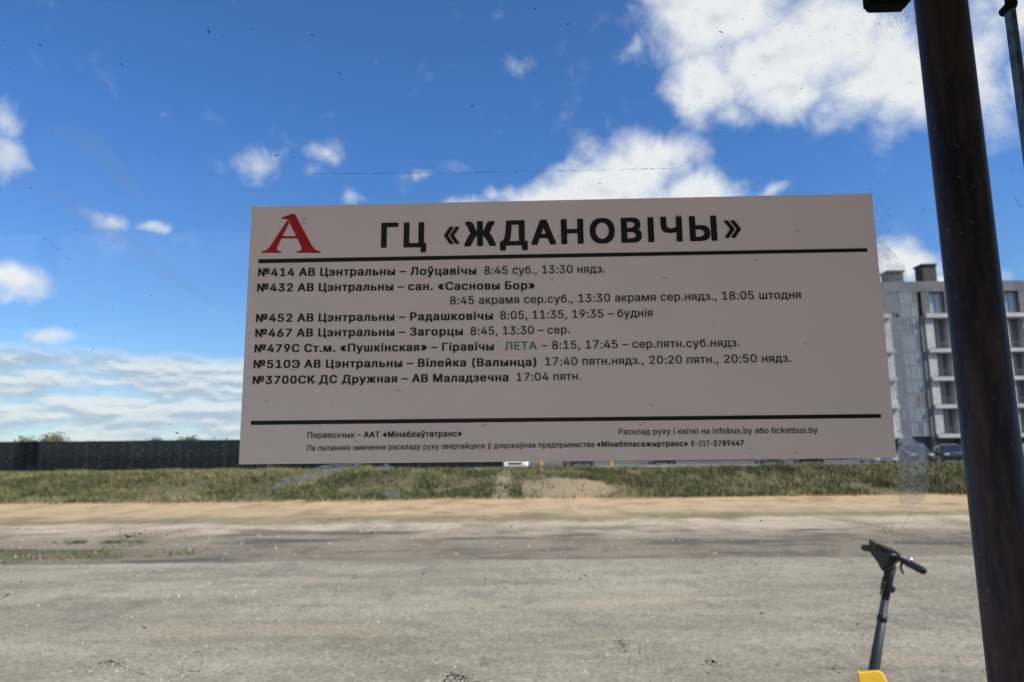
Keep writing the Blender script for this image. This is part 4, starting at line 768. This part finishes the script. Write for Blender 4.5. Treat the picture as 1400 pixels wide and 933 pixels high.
def post_at(u_, w_, r_=PR):
    m = MB(); m.tube([(u_, 0, w_), (u_, 2.47, w_)], r_, 48); o = m.build('post', post_m, shelter, smooth=True); return o
post = post_at(pu, pw)
for f in post.data.polygons:
    if len(f.vertices) > 4: f.use_smooth = False
post_at(pu - 2.0, pw); post_at(pu, pw + 1.55); post_at(pu - 2.0, pw + 1.55)
cu0, cv0 = S(1186, 11.5); cu1, _ = S(1243, 11.5)
m = MB(); m.box(cu0, cu1, cv0, 2.215, -.012, .011, .004, seg=3); m.box(cu0 + .01, pu, 2.215, 2.245, pw - .012, .009, .002); m.build('glass_clamp', knob_m, post)
roof_m = material('shelter_roof_sheet', (.16, .16, .165), .6)
m = MB(); m.box(-1.9, 2.6, 2.46, 2.54, -.42, 1.95, .01); m.build('roof', roof_m, shelter)

blocker_m = material('light_blocker_sheet', (.30, .235, .20), .6)
m = MB(); m.box(.85, 2.5, .12, 2.44, 1.62, 1.66, .004); m.build('added_light_blocker', blocker_m, shelter)  # unseen panel added behind the camera to dull pane reflections and dim the sign

# marks on the glass: tape residue, painted reflections, scratches and specks
def poly_on(mb, pts, w_, jag=0.0, sub=1):
    out = []
    for i, a in enumerate(pts):
        b = pts[(i + 1) % len(pts)]
        for k_ in range(sub):
            t_ = k_ / sub; x_, y_ = a[0] + (b[0] - a[0]) * t_ + random.gauss(0, jag), a[1] + (b[1] - a[1]) * t_ + random.gauss(0, jag)
            u_, v_ = S(x_, y_); out.append(Vector((u_, v_, w_)))
    for tri in tessellate_polygon([out]): mb.face([out[i] for i in tri])
def line_on(mb, pts, wd_, w_, jit=0.0, sub=1, taper=True):
    q_ = []
    for a, b in zip(pts, pts[1:]):
        for k_ in range(sub): q_.append((a[0] + (b[0] - a[0]) * k_ / sub + random.gauss(0, jit), a[1] + (b[1] - a[1]) * k_ / sub + random.gauss(0, jit)))
    q_.append(pts[-1])
    for i, (a, b) in enumerate(zip(q_, q_[1:])):
        l_ = math.hypot(b[0] - a[0], b[1] - a[1]) or 1; nx, ny = -(b[1] - a[1]) / l_, (b[0] - a[0]) / l_
        ww_ = wd_ * (random.uniform(.3, 1.2) if taper else 1) * .5
        mb.face([Vector((*S(x_ , y_), w_)) for x_, y_ in ((a[0] + nx * ww_, a[1] + ny * ww_), (b[0] + nx * ww_, b[1] + ny * ww_), (b[0] - nx * ww_, b[1] - ny * ww_), (a[0] - nx * ww_, a[1] - ny * ww_))])
res_m = film_mat('tape_residue', (.62, .62, .60), .42, 170.0, .12, .72)
m = MB(); poly_on(m, [(1224, 596), (1240, 604), (1258, 609), (1267, 622), (1269, 655), (1267, 676), (1259, 688), (1246, 692), (1236, 690), (1229, 693), (1229, 675), (1228, 660), (1226.5, 629)], .0005, 1.3, 7)
m.build('tape_residue', res_m, pane, normals=False)
crust_m = film_mat('glue_crust', (.84, .84, .83), .85, 240.0, .47, .62)
m = MB()
poly_on(m, [(1226, 588), (1246, 596), (1262, 606), (1268, 626), (1262, 640), (1240, 634), (1227, 640)], .0008, 1.0, 5)
poly_on(m, [(1206, 392), (1226, 400), (1244, 420), (1248, 450), (1238, 470), (1222, 455), (1212, 430)], .0008, 1.2, 5)
poly_on(m, [(1226, 540), (1246, 548), (1252, 575), (1240, 580), (1226, 570)], .0008, 1.2, 5)
m.build('glue_crust', crust_m, pane, normals=False)
m = MB()
poly_on(m, [(1226.5, 600), (1250, 600), (1266, 612), (1268, 628), (1245, 632), (1228, 640)], .0007, .8, 4)
poly_on(m, [(1196, 318), (1226, 350), (1240, 372), (1246, 420), (1240, 470), (1250, 520), (1256, 560), (1252, 596), (1226, 596), (1214, 520), (1203, 420)], .0007, 1.2, 4)
m.build('tape_residue', film_mat('glue_haze', (.70, .72, .74), .46, 90.0, .26, .70), pane, normals=False)
m = MB()
for pts in ([(372, 668), (385, 655), (410, 648), (440, 637), (500, 634), (478, 641), (440, 652), (400, 662)], [(523, 676), (530, 664), (541, 672), (550, 679), (535, 682)], [(515, 640), (528, 633), (540, 640), (524, 645)], [(366, 636), (369, 636), (368, 660), (366, 684)]):
    poly_on(m, pts, .0005, .7, 4)
m.build('scuff', film_mat('scuffed_glue', (.80, .77, .70), .74, 230.0, .30, .66), pane, normals=False)
reflection_m = film_mat('pale_reflection_film', (.95, .95, .95), .11, 12.0, .0, .5)  # pale film shapes painted as the wedge and band reflected in the pane
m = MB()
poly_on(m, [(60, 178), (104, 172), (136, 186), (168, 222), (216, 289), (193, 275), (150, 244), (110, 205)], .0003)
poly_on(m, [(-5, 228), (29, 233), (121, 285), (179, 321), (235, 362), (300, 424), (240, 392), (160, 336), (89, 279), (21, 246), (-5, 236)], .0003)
m.build('painted_reflection', reflection_m, pane, normals=False)

speck_m = film_mat('dark_specks_of_dirt', (.055, .052, .047), .9, 420.0, .22, .55)
m = MB(); rs = random.Random(21)
def speck(x, y, r_, el_=1.0, an=0.0):
    k_ = rs.choice((5, 6, 7)); pts = []
    for i in range(k_):
        th = i * 6.283 / k_; rr = r_ * rs.uniform(.5, 1.2); ax, ay = math.cos(th) * rr * el_, math.sin(th) * rr
        pts.append(Vector((*S(x + ax * math.cos(an) - ay * math.sin(an), y + ax * math.sin(an) + ay * math.cos(an)), .0004)))
    m.face(pts)
poly_dirt = [[(604, 925), (609, 920), (620, 919), (634, 924), (648, 928), (657, 934), (606, 935)], [(961, 908), (967, 898), (975, 902), (988, 909), (976, 912)], [(838, 876), (852, 874), (857, 885), (842, 880)], [(160, 731), (180, 728), (200, 730), (186, 735), (165, 736)], [(140, 908), (152, 901), (164, 906), (172, 912), (150, 912)]]
for pd_ in poly_dirt:
    x_a, x_b, y_a, y_b = min(p_[0] for p_ in pd_), max(p_[0] for p_ in pd_), min(p_[1] for p_ in pd_), max(p_[1] for p_ in pd_)
    for i in range(int((x_b - x_a) * (y_b - y_a) * .22)):
        q_ = (rs.uniform(x_a, x_b), rs.uniform(y_a, y_b))
        hit = False
        for k_ in range(len(pd_)):
            (xa, ya), (xb, yb) = pd_[k_ - 1], pd_[k_]
            if (ya > q_[1]) != (yb > q_[1]) and q_[0] < (xb - xa) * (q_[1] - ya) / (yb - ya) + xa: hit = not hit
        if hit: speck(q_[0], q_[1], rs.uniform(.4, 1.0), rs.choice((1, 1.5)), rs.uniform(-.6, .6))
def insign(x, y): return 322 < x < 1228 and 264 < y < 637 and y < 637
for i in range(230):
    x, y = rs.uniform(0, 1400), rs.uniform(0, 933)
    if insign(x, y): continue
    speck(x, y, rs.choice((.5, .5, .6, .7, .9, 1.2)), rs.choice((1, 1, 1.6, 3.2)), rs.uniform(-.6, .6))
speck(285.5, 44.5, 2.6, 1.7, 1.4); speck(42, 257, 1.3)
for (cx_, cy_, sx_, sy_, k_, r_) in ((860, 890, 8, 10, 34, 1.0), (845, 882, 9, 6, 26, .9), (885, 890, 5, 4, 9, .8), (625, 926, 11, 4, 70, 1.3), (972, 906, 6, 3, 34, 1.1), (790, 792, 24, 8, 40, .8), (700, 797, 26, 7, 30, .8), (718, 790, 3, 14, 14, .7), (175, 732, 8, 2.5, 40, .9), (215, 729, 14, 2, 20, .8), (245, 727, 8, 1, 8, .8),
                            (1215, 725, 8, 5, 50, .7), (1145, 914, 8, 1.6, 22, .9), (1145, 922, 3, 2, 10, .8), (1205, 330, 12, 30, 60, .7), (1218, 420, 12, 60, 80, .6), (1225, 520, 14, 40, 60, .6), (1240, 600, 12, 16, 40, .7), (1210, 290, 10, 20, 26, .6), (250, 905, 12, 12, 18, .8), (160, 905, 26, 5, 26, .9), (484, 788, 2, 8, 8, .9), (1385, 445, 6, 4, 9, 1.0), (880, 255, 50, 12, 26, .6), (1120, 40, 90, 30, 60, .6)):
    for i in range(k_): speck(rs.gauss(cx_, sx_), rs.gauss(cy_, sy_), r_ * rs.uniform(.3, .95), rs.choice((1, 1.4, 2.2)), rs.uniform(-.5, .5))
tag(m.build('speck', speck_m, pane, normals=False), kind='stuff')
m = MB(); random.seed(5)
line_on(m, [(430, 238), (560, 237), (640, 236)], .9, .0004, .2, 8); line_on(m, [(648, 236), (760, 234), (860, 232), (930, 230)], 1.0, .0004, .25, 8)
line_on(m, [(114, 880), (118, 876), (136, 877)], 1.2, .0004, .8, 4); line_on(m, [(113, 908), (122, 912), (140, 905), (150, 902), (160, 910), (180, 917), (205, 923)], 1.5, .0004, .9, 5)
line_on(m, [(128, 910), (136, 904), (144, 911), (152, 904), (160, 913)], 1.1, .0004, .8, 4); line_on(m, [(247, 922), (254, 903), (263, 893), (273, 891), (277, 897), (276, 912), (271, 919), (256, 917)], 1.1, .0004, .7, 5)
line_on(m, [(264, 893), (270, 890), (277, 895)], 2.2, .0004, .4, 4); line_on(m, [(232, 914), (246, 916), (262, 918)], .9, .0004, .6, 5)
line_on(m, [(1233, 722), (1237, 714), (1243, 706), (1246, 700)], .9, .0009, .3, 4); line_on(m, [(1186, 258), (1200, 268), (1212, 290), (1218, 300)], .7, .0004, .8, 5)
line_on(m, [(1118, 913), (1136, 914), (1155, 914)], 1.3, .0004, .4, 5); line_on(m, [(1388, 270), (1392, 280), (1397, 284)], 1.5, .0004, .3, 3); line_on(m, [(1384, 230), (1385, 243)], .8, .0004, .3, 3)
line_on(m, [(0, 820), (8, 815), (14, 811)], 2.6, .0004, .3, 3); line_on(m, [(60, 325), (80, 340), (98, 358)], .7, .0004, .8, 6); line_on(m, [(720, 75), (728, 92), (730, 103)], 1.0, .0004, .3, 5)
for i in range(75):
    x, y = random.uniform(1196, 1253), random.gauss(26, 8)
    if y > 14: line_on(m, [(x, y), (x + random.gauss(-.5, 1.5), y + random.uniform(2, 8))], .7, .0004)
for i in range(90):
    x, y = random.uniform(920, 1400), random.uniform(10, 190); line_on(m, [(x, y), (x + random.uniform(3, 9), y + random.uniform(0, 3))], .45, .0004)
tag(m.build('dark_scratch', film_mat('dark_scratch_line', (.05, .05, .048), .70, 260, .3, .65), pane, normals=False), kind='stuff')
m = MB()
def scr(x, y, l_, a, wd_): line_on(m, [(x, y), (x + math.cos(a) * l_ * .5, y + math.sin(a) * l_ * .5 + random.gauss(0, .04 * l_)), (x + math.cos(a) * l_, y + math.sin(a) * l_)], wd_, .0006)
for i in range(150): scr(random.uniform(0, 328), random.uniform(603, 645), abs(random.gauss(0, 5)) + 1, random.choice((-.9, -.9, .5)) + random.gauss(0, .35), random.uniform(.15, .42))
for i in range(170):
    y = random.uniform(0, 933); x = 1262 + y * .083 + random.uniform(0, 74); scr(x, y, abs(random.gauss(0, 3)) + .8, random.gauss(.5, .9), random.uniform(.15, .32))
for i in range(60): scr(random.uniform(340, 480), random.uniform(637, 700), random.uniform(4, 26), random.gauss(-.75, .25), random.uniform(.2, .4))
for i in range(90): scr(random.uniform(0, 1400), random.uniform(640, 930), random.uniform(3, 14), random.gauss(-.6, .6), random.uniform(.2, .4))
scr(470, 700, 36, 1.2, .5); scr(735, 650, 12, -1.3, .5); scr(520, 680, 90, -.7, .5); scr(362, 688, 50, -1.5, .5)
tag(m.build('light_scratch', film_mat('light_scratch_line', (.75, .77, .8), .62, 200, .25, .6), pane, normals=False), kind='stuff')

# ================================================================== THE TIMETABLE SIGN
def parse():
    G_ = {}
    for ln in GLYPHS.strip().split('\n'):
        ch, rest_ = ln[0], ln[2:]; parts = rest_.split('|')
        G_[ch] = (int(parts[0]), [[(float(a), float(b)) for a, b in zip(*[iter(c_.split(','))] * 2)] for c_ in parts[1:]])
    return G_
G_ = parse(); CAP = 509.0
G_['І'] = (185, [[(60, 0), (60, 509), (125, 509), (125, 0)]])
H_TOP = [(270, 270), (352, 270), (352, 509), (270, 509)]
def area(c_): return sum(c_[i - 1][0] * c_[i][1] - c_[i][0] * c_[i - 1][1] for i in range(len(c_))) / 2
def inside(pt, c_):
    x, y = pt; r_ = False
    for i in range(len(c_)):
        (x1, y1), (x2, y2) = c_[i - 1], c_[i]
        if (y1 > y) != (y2 > y) and x < (x2 - x1) * (y - y1) / (y2 - y1) + x1: r_ = not r_
    return r_
def zhe_bold():                            # Cyrillic letter with curled upper arms
    polys = [[(288, 0), (352, 0), (352, 509), (288, 509)]]
    for s_ in (1, -1):
        f_ = lambda pts: [(320 + s_ * x, y) for x, y in pts]
        polys.append(f_([(28, 288), (78, 292), (118, 335), (150, 430), (180, 478), (222, 507), (268, 509), (268, 459), (246, 455), (224, 430), (196, 340), (172, 296), (136, 268), (176, 240), (216, 180), (298, 0), (222, 0), (140, 170), (100, 222), (70, 234), (28, 236)]))
    return 640, [p_ if area(p_) < 0 else p_[::-1] for p_ in polys]
def layout(text, bold, track=0.0):
    """outlines of a line of writing; heavy writing is the outline laid down again a little to every side"""
    x = 0; out = []
    ox, oy = {0: (9, 6), 1: (25, 13), 2: (29, 19), 3: (13, 8)}[bold]
    ky = CAP / (CAP + 2 * oy)
    for ch in text:
        if ch == ' ': x += 215 + track; continue
        adv, cons = zhe_bold() if (bold == 2 and ch == 'Ж') else G_[ch]
        fc = [[(px_ + x + ox, (py_ + oy) * ky) for px_, py_ in c_] for c_ in cons]
        outers = [c_ for c_ in fc if area(c_) < 0]; holes = [c_ for c_ in fc if area(c_) >= 0]
        for o_ in outers: out.append([o_] + [h_ for h_ in holes if inside(h_[0], o_)])
        x += adv + 2 * ox + track
    xs_ = [p_[0] for g_ in out for p_ in g_[0]]
    offs = [(ox, 0), (-ox, 0), (0, oy), (0, -oy), (ox * .92, oy * .92), (-ox * .92, oy * .92), (ox * .92, -oy * .92), (-ox * .92, -oy * .92)]
    return out, min(xs_) - ox, max(xs_) + ox, offs
sign = empty('timetable_sign'); frame(sign, ORG)
tag(sign, 'white bus timetable sheet with black lettering stuck to the shelter glass', 'sign')
Z0 = ORG.z
def SS(px, py): u_, v_ = S(px, py); return u_, v_ - Z0
sheet_m = bpy.data.materials.new('white_sign_sheet'); sheet_m.use_nodes = True
q = NT(sheet_m.node_tree); p = q.n['Principled BSDF']; tt = q.new('ShaderNodeTexCoord').outputs['Object']
f1 = q.noise(tt, 9.0, 5, .6); f2 = q.noise(q.vmath('MULTIPLY', tt, (60, 160, 1)), 1.0, 4, .7)
c = q.mix(q.smooth(f1, .35, .65), (.95, .79, .765), (.92, .765, .745)); c = q.mix(q.math('MULTIPLY', q.smooth(f2, .66, .76), .35), c, (.5, .47, .46))
q.put(p.inputs['Base Color'], c); p.inputs['Roughness'].default_value = .45; p.inputs['Specular IOR Level'].default_value = .3
ink = material('black_print', (.007, .007, .008), .5, spec=.3); red = material('red_print', (.50, .012, .010), .5, spec=.3); green = material('green_print', (.02, .25, .13), .5, spec=.3)
corners = [SS(*c_) for c_ in (cBL, cBR, cTR, cTL)]
m = MB(); m.loft([[(u_, v_, .0004) for u_, v_ in corners], [(u_, v_, .0013) for u_, v_ in corners]]); m.build('sheet', sheet_m, sign)
TW = .0016
def put_text(mb, text, x0, y0, x1, y1, cap, bold, track=0.0):
    polys, lo, hi, offs = layout(text, bold, track)
    a = Vector(SS(x0, y0)); b = Vector(SS(x1, y1)); d = (b - a) / (hi - lo); upv = (Vector(SS(x0, y0 - cap)) - a).length / CAP
    d_n = d.normalized(); up_ = Vector((-d_n.y, d_n.x)) * upv
    for gl in polys:
        loops = [[Vector((x, y, 0)) for x, y in c_] for c_ in gl]
        tris = list(tessellate_polygon(loops)); flat = [v for l_ in loops for v in l_]
        for k_, (ax, ay) in enumerate(offs):
            vs = [mb.b.verts.new(Vector((*(a + d * (v.x + ax - lo) + up_ * (v.y + ay)), TW + k_ * 2e-5))) for v in flat]
            for t_ in tris:
                try: mb.b.faces.new([vs[i] for i in t_])
                except ValueError: pass
def quad(mb, pts): mb.face([Vector((*SS(*p_), TW)) for p_ in pts])
def text_part(name, segs, mt=None):
    m = MB()
    for s_ in segs: put_text(m, *s_)
    for f_ in m.b.faces: f_.normal_update()
    for f_ in m.b.faces:
        if f_.normal.z < 0: f_.normal_flip()
    return m.build(name, mt or ink, sign, normals=False)
text_part('title', [('ГЦ', 521.1, 339.7, 583.0, 338.9, 34.0, 2, 28), ('«', 607, 338.3, 628.5, 338, 37, 3), ('ЖДАНОВІЧЫ', 634.6, 338, 980.6, 330.0, 34.0, 2, 24), ('»', 990.4, 329.8, 1013.6, 329.3, 37, 3)])
CP = 11.2
B, N_ = 1, 0
text_part('route_line', [('№414 АВ Цэнтральны – Лоўцавічы', 353.5, 378.8, 651.2, 376.3, CP, B), ('8:45 суб., 13:30 нядз.', 662.4, 376.2, 826.5, 373.6, CP, N_)])
text_part('route_line', [('№432 АВ Цэнтральны – сан. «Сасновы Бор»', 352.2, 399.7, 731.4, 396.4, CP, B)])
text_part('route_line', [('8:45 акрамя сер.суб., 13:30 акрамя сер.нядз., 18:05 штодня', 615.4, 417.2, 1094.3, 408.9, CP, N_)])
text_part('route_line', [('№452 АВ Цэнтральны – Радашковічы', 350.6, 441.2, 673.9, 437.9, CP, B), ('8:05, 11:35, 19:35 – буднія', 684, 437.5, 892, 433.6, CP, N_)])
text_part('route_line', [('№467 АВ Цэнтральны – Загорцы', 349.6, 461.6, 633.1, 459.1, CP, B), ('8:45, 13:30 – сер.', 643.6, 458.9, 778.9, 456.6, CP, N_)])
text_part('route_line', [('№479С Ст.м. «Пушкінская» – Гіравічы', 348.6, 482.7, 675.2, 479.8, CP, B), ('– 8:15, 17:45 – сер.пятн.суб.нядз.', 740.6, 478.2, 1010.6, 474.3, CP, N_)])
text_part('season_word', [('ЛЕТА', 690.3, 479.3, 734, 478.4, CP, N_)], green)
text_part('route_line', [('№510Э АВ Цэнтральны – Вілейка (Валынца)', 347.3, 504.1, 733.3, 501.0, CP, B), ('17:40 пятн.нядз., 20:20 пятн., 20:50 нядз.', 745.5, 500.5, 1080.9, 495.4, CP, N_)])
text_part('route_line', [('№3700СК ДС Дружная – АВ Маладзечна', 346.3, 525.8, 695.2, 521.8, CP, B), ('17:04 пятн.', 706.7, 521.6, 794.3, 520.0, CP, N_)])
text_part('footer_line', [('Перавозчык –', 421.2, 599.2, 494.5, 598.6, 8.2, N_), ('ААТ «Мінаблаўтатранс»', 497.8, 598.6, 631.8, 597.1, 8.2, B)])
text_part('footer_line', [('Расклад руху і квіткі на infobus.by або ticketbus.by', 845.7, 594.5, 1117.3, 592.4, 8.2, N_)])
text_part('footer_line', [('Па пытаннях змянення раскладу руху звяртайцеся ў дзяржаўнае прадпрыемства', 420.5, 616.6, 812.1, 611.4, 7.6, N_), ('«Мінаблпасажыртранс»', 815.9, 611.4, 940, 610.4, 7.6, B), ('8-017-', 944.5, 610.4, 974.0, 610.1, 7.6, N_), ('2789447', 975.3, 610.1, 1016.5, 609.8, 7.6, B)])
m = MB(); quad(m, [(354.2, 360.8), (1184.8, 345.2), (1184.7, 340.2), (354.2, 355.2)]); m.build('ruled_line', ink, sign)
m = MB(); quad(m, [(344, 581.4), (1203.4, 571.8), (1203.2, 566.4), (344, 575.8)]); m.build('ruled_line', ink, sign)
def zp(pts): return [Vector((*SS(320 + .32857 * x, 250 + .32857 * y), TW)) for x, y in pts]
m = MB()
for pts in ([(199, 153), (203, 146), (222, 140), (246, 131), (257, 134), (270, 160), (326, 264), (336, 278), (346, 284), (361, 288), (361, 294), (262, 294), (262, 288), (279, 284), (285, 276), (280, 264), (228, 158), (216, 154)],
            [(223, 160), (233, 166), (186, 262), (180, 275), (183, 284), (199, 288), (199, 294), (117, 294), (117, 288), (136, 283), (152, 268)], [(196, 225), (262, 225), (266, 234), (192, 234)]):
    v_ = zp(pts)
    for t_ in tessellate_polygon([v_]): m.face([v_[i] for i in t_])
m.build('letter_emblem', red, sign)
m = MB(); random.seed(9)
for i in range(70):
    x, y = random.uniform(345, 1195), random.uniform(290, 622); a = random.uniform(-.5, .6); l_ = random.choice((.8, 1, 1.4, 3, 5)); pts = []
    for k_ in range(5):
        th = k_ * 1.2566; ax, ay = math.cos(th) * l_, math.sin(th) * .45; u_, v_ = SS(x + ax * math.cos(a) - ay * math.sin(a), y + ax * math.sin(a) + ay * math.cos(a)); pts.append((u_, v_, .0019))
    m.face(pts)
tag(m.build('scuff_mark', material('sheet_scuff', (.30, .28, .27), .8), sign, normals=False), kind='stuff')

# ================================================================== THE KICK SCOOTER
SY = 3.75
blk = material('matt_black_plastic', (.009, .010, .011), .5, spec=.3, bump=(80, .1, .002)); blk2 = material('black_rubber_grip', (.016, .016, .016), .75)
dgr = material('dark_grey_aluminium', (.024, .028, .033), .5, spec=.3); yel = material('yellow_plastic', (.78, .46, .03), .38, var=(6.0, (.66, .37, .03), .45, .7))
chrome = material('bright_metal', (.75, .76, .78), .14, metallic=1.0); disp = material('display_glass', (.02, .022, .025), .06, spec=.9)
top_p = at(1217, 776, SY); hd = Vector((-.86, -.51, 0)).normalized(); hb = Vector((-hd.y, hd.x, 0))    # heading; hb points to the rider's left (nearer the camera)
if hb.y > 0: hb = -hb
low_p = at(1194.5, 918, SY - .06)
axis = (low_p - top_p).normalized()
gpt = low_p + axis * ((low_p.z - .30) / -axis.z)
base = Vector((gpt.x, gpt.y, 0)); sc = empty('kick_scooter', base)
tag(sc, 'electric kick scooter with black handlebar and yellow front mudguard parked on the asphalt', 'scooter')
def Lp(v): return Vector(v) - base
def on_px(px, py, Y=SY): return Lp(at(px, py, Y))
m = MB(); m.tube([Lp(top_p + axis * .165), Lp(low_p), Lp(gpt)], [.0185, .026, .029], 20); m.build('lower_stem', dgr, sc, smooth=True, bevel=0)
m = MB(); m.tube([Lp(top_p - axis * .01), Lp(top_p + axis * .05), Lp(top_p + axis * .17)], [.030, .024, .018], 20); m.build('upper_stem', blk, sc, smooth=True)
fn = lambda Y0: (lambda u, v, t: on_px(u, v, Y0 + t))
m = MB(); m.prism([(1205.5, 796), (1214, 794.5), (1224, 803.5), (1224.5, 807), (1222, 811), (1212, 811), (1206, 812)], fn(SY + .01), -.035, .03); m.build('folding_latch', blk, sc, bevel=.004)
m = MB(); m.prism([(1188, 737), (1191, 738), (1200, 742.5), (1212, 746.5), (1222, 751), (1231, 757), (1231, 764), (1225, 771), (1223, 780), (1206, 781), (1199.5, 769), (1190.5, 757), (1188, 747)], fn(SY), -.045, .05); head = m.build('head_unit', blk, sc, bevel=.006)
m = MB(); m.prism([(1199, 745), (1203, 744.2), (1219, 751.5), (1216, 754)], fn(SY - .005), -.047, .02); m.build('display', disp, head, bevel=.002)
m = MB(); m.prism([(1218.5, 758.5), (1221, 757), (1229, 759.5), (1231, 762), (1227, 763), (1221, 761.5)], fn(SY), -.052, -.02); m.build('chrome_bracket', chrome, head, bevel=.002)
hr0, hr1 = on_px(1222, 760, SY - .02), on_px(1263, 781, SY - .30)
hl0, hl1 = on_px(1204, 752, SY + .03), on_px(1181, 749, SY + .27)
m = MB(); m.tube([hl1, hl0, hr0, hr1], .0125, 14); hbar = m.build('handlebar', blk, sc, smooth=True)
m = MB(); a_ = hr0.lerp(hr1, .42); m.tube([a_, hr0.lerp(hr1, .46), hr0.lerp(hr1, .97), hr1], [.014, .0185, .0180, .015], 16); m.build('grip', blk2, hbar, smooth=True)
m = MB(); m.tube([hl0.lerp(hl1, .45), hl0.lerp(hl1, .5), hl0.lerp(hl1, .97), hl1], [.014, .0185, .0180, .015], 16); m.build('grip', blk2, hbar, smooth=True)
m = MB(); b0 = hr0.lerp(hr1, .30); m.tube([b0 + Vector((0, 0, -.005)), b0 + hd * .02 + Vector((0, 0, -.035)), b0 + hd * .03 + (hr1 - hr0) * .12 + Vector((0, 0, -.055))], [.007, .006, .004], 10); m.build('brake_lever', blk, hbar, smooth=True)
bl = hr0.lerp(hr1, .58) + Vector((0, 0, .022)); m = MB(); bmesh.ops.create_uvsphere(m.b, u_segments=16, v_segments=10, radius=.013, matrix=Matrix.Translation(bl)); m.build('bell', chrome, hbar, smooth=True)
m = MB(); e0, e1 = hr0.lerp(hr1, .25), Lp(top_p + axis * .13) + hd * .03
m.tube([e0, e0 + hd * .06 + Vector((0, 0, -.02)), e0.lerp(e1, .5) + hd * .075, e1 + hd * .02, e1], .0035, 8); m.build('brake_cable', blk2, sc, smooth=True)
m = MB(); s0, s1 = top_p + axis * .24, top_p + axis * .27
m.tube([Lp(s0), Lp(s1)], [.0232, .0240], 20); m.build('stem_collar', blk, sc, smooth=True)
# yellow neck cover and mudguard, wheel, deck
nk = on_px(1190, 925, SY - .06)
m = MB()
m.prism([(1171.5, 916), (1176, 919), (1189, 917), (1201, 916.5), (1207.5, 920), (1213, 932), (1222, 960), (1216, 1000), (1186, 1010), (1176, 960), (1173, 930)], fn(SY - .06), -.05, .05); m.build('front_mudguard', yel, sc, bevel=.008)
wf = Vector((0, 0, .125)) + hd * .09
m = MB(); m.torus(wf, hb, .098, .027, 36, 10); wh = m.build('wheel', tyre_m, sc, smooth=True); m = MB(); m.tube([wf - hb * .02, wf + hb * .02], .075, 24); m.build('hub', dgr, wh)
m = MB()
for s_ in (-1, 1): m.tube([Lp(gpt) + hb * .03 * s_, wf + hb * .042 * s_ + Vector((0, 0, .06)), wf + hb * .042 * s_], .012, 8)
m.build('fork', dgr, sc)
bk = -hd
m = MB(); m.loft([[bk * d_ + hb * s_ * w_ + Vector((0, 0, z_)) for s_, z_ in ((-1, .10), (1, .10), (1, .17), (-1, .17))] for d_, w_ in ((.12, .05), (.25, .085), (.75, .085), (.86, .05))]); m.build('deck', yel, sc, bevel=.008)
m = MB(); m.loft([[bk * d_ + hb * s_ * .07 + Vector((0, 0, z_)) for s_, z_ in ((-1, .172), (1, .172), (1, .178), (-1, .178))] for d_ in (.26, .74)]); m.build('deck_mat', blk2, sc)
m = MB(); m.tube([Lp(gpt), bk * .10 + Vector((0, 0, .19)), bk * .18 + Vector((0, 0, .14))], [.032, .036, .04], 16); m.build('neck', yel, sc, smooth=True)
wr = bk * .93 + Vector((0, 0, .125))
m = MB(); m.torus(wr, hb, .098, .027, 36, 10); wh = m.build('wheel', tyre_m, sc, smooth=True); m = MB(); m.tube([wr - hb * .035, wr + hb * .035], .06, 24); m.build('hub', dgr, wh)
m = MB(); m.loft([[wr + (bk * math.cos(a_) + Vector((0, 0, 1)) * math.sin(a_)) * r_ + hb * s_ * .035 for s_, r_ in ((-1, .135), (1, .135), (1, .140), (-1, .140))] for a_ in (R(15), R(45), R(75), R(105), R(135), R(165))]); m.build('rear_mudguard', yel, sc)
m = MB(); m.tube([bk * .45 + hb * .08 + Vector((0, 0, .11)), bk * .50 + hb * .20 + Vector((0, 0, .012))], .009, 8); m.build('kickstand', dgr, sc)
print('HORIZON', project((0, 1e5, 1.6)), 'GD', GD, 'sign', corners, 'strip u', S(1384.5, 20)[0], S(1398, 125)[0])
print('POST', [project(ORG0 + rdir * (pu + s_ * PR) + nrm * pw + Vector((0, 0, z_))) for z_ in (2.1, 1.75, 1.4) for s_ in (-1, 1)])
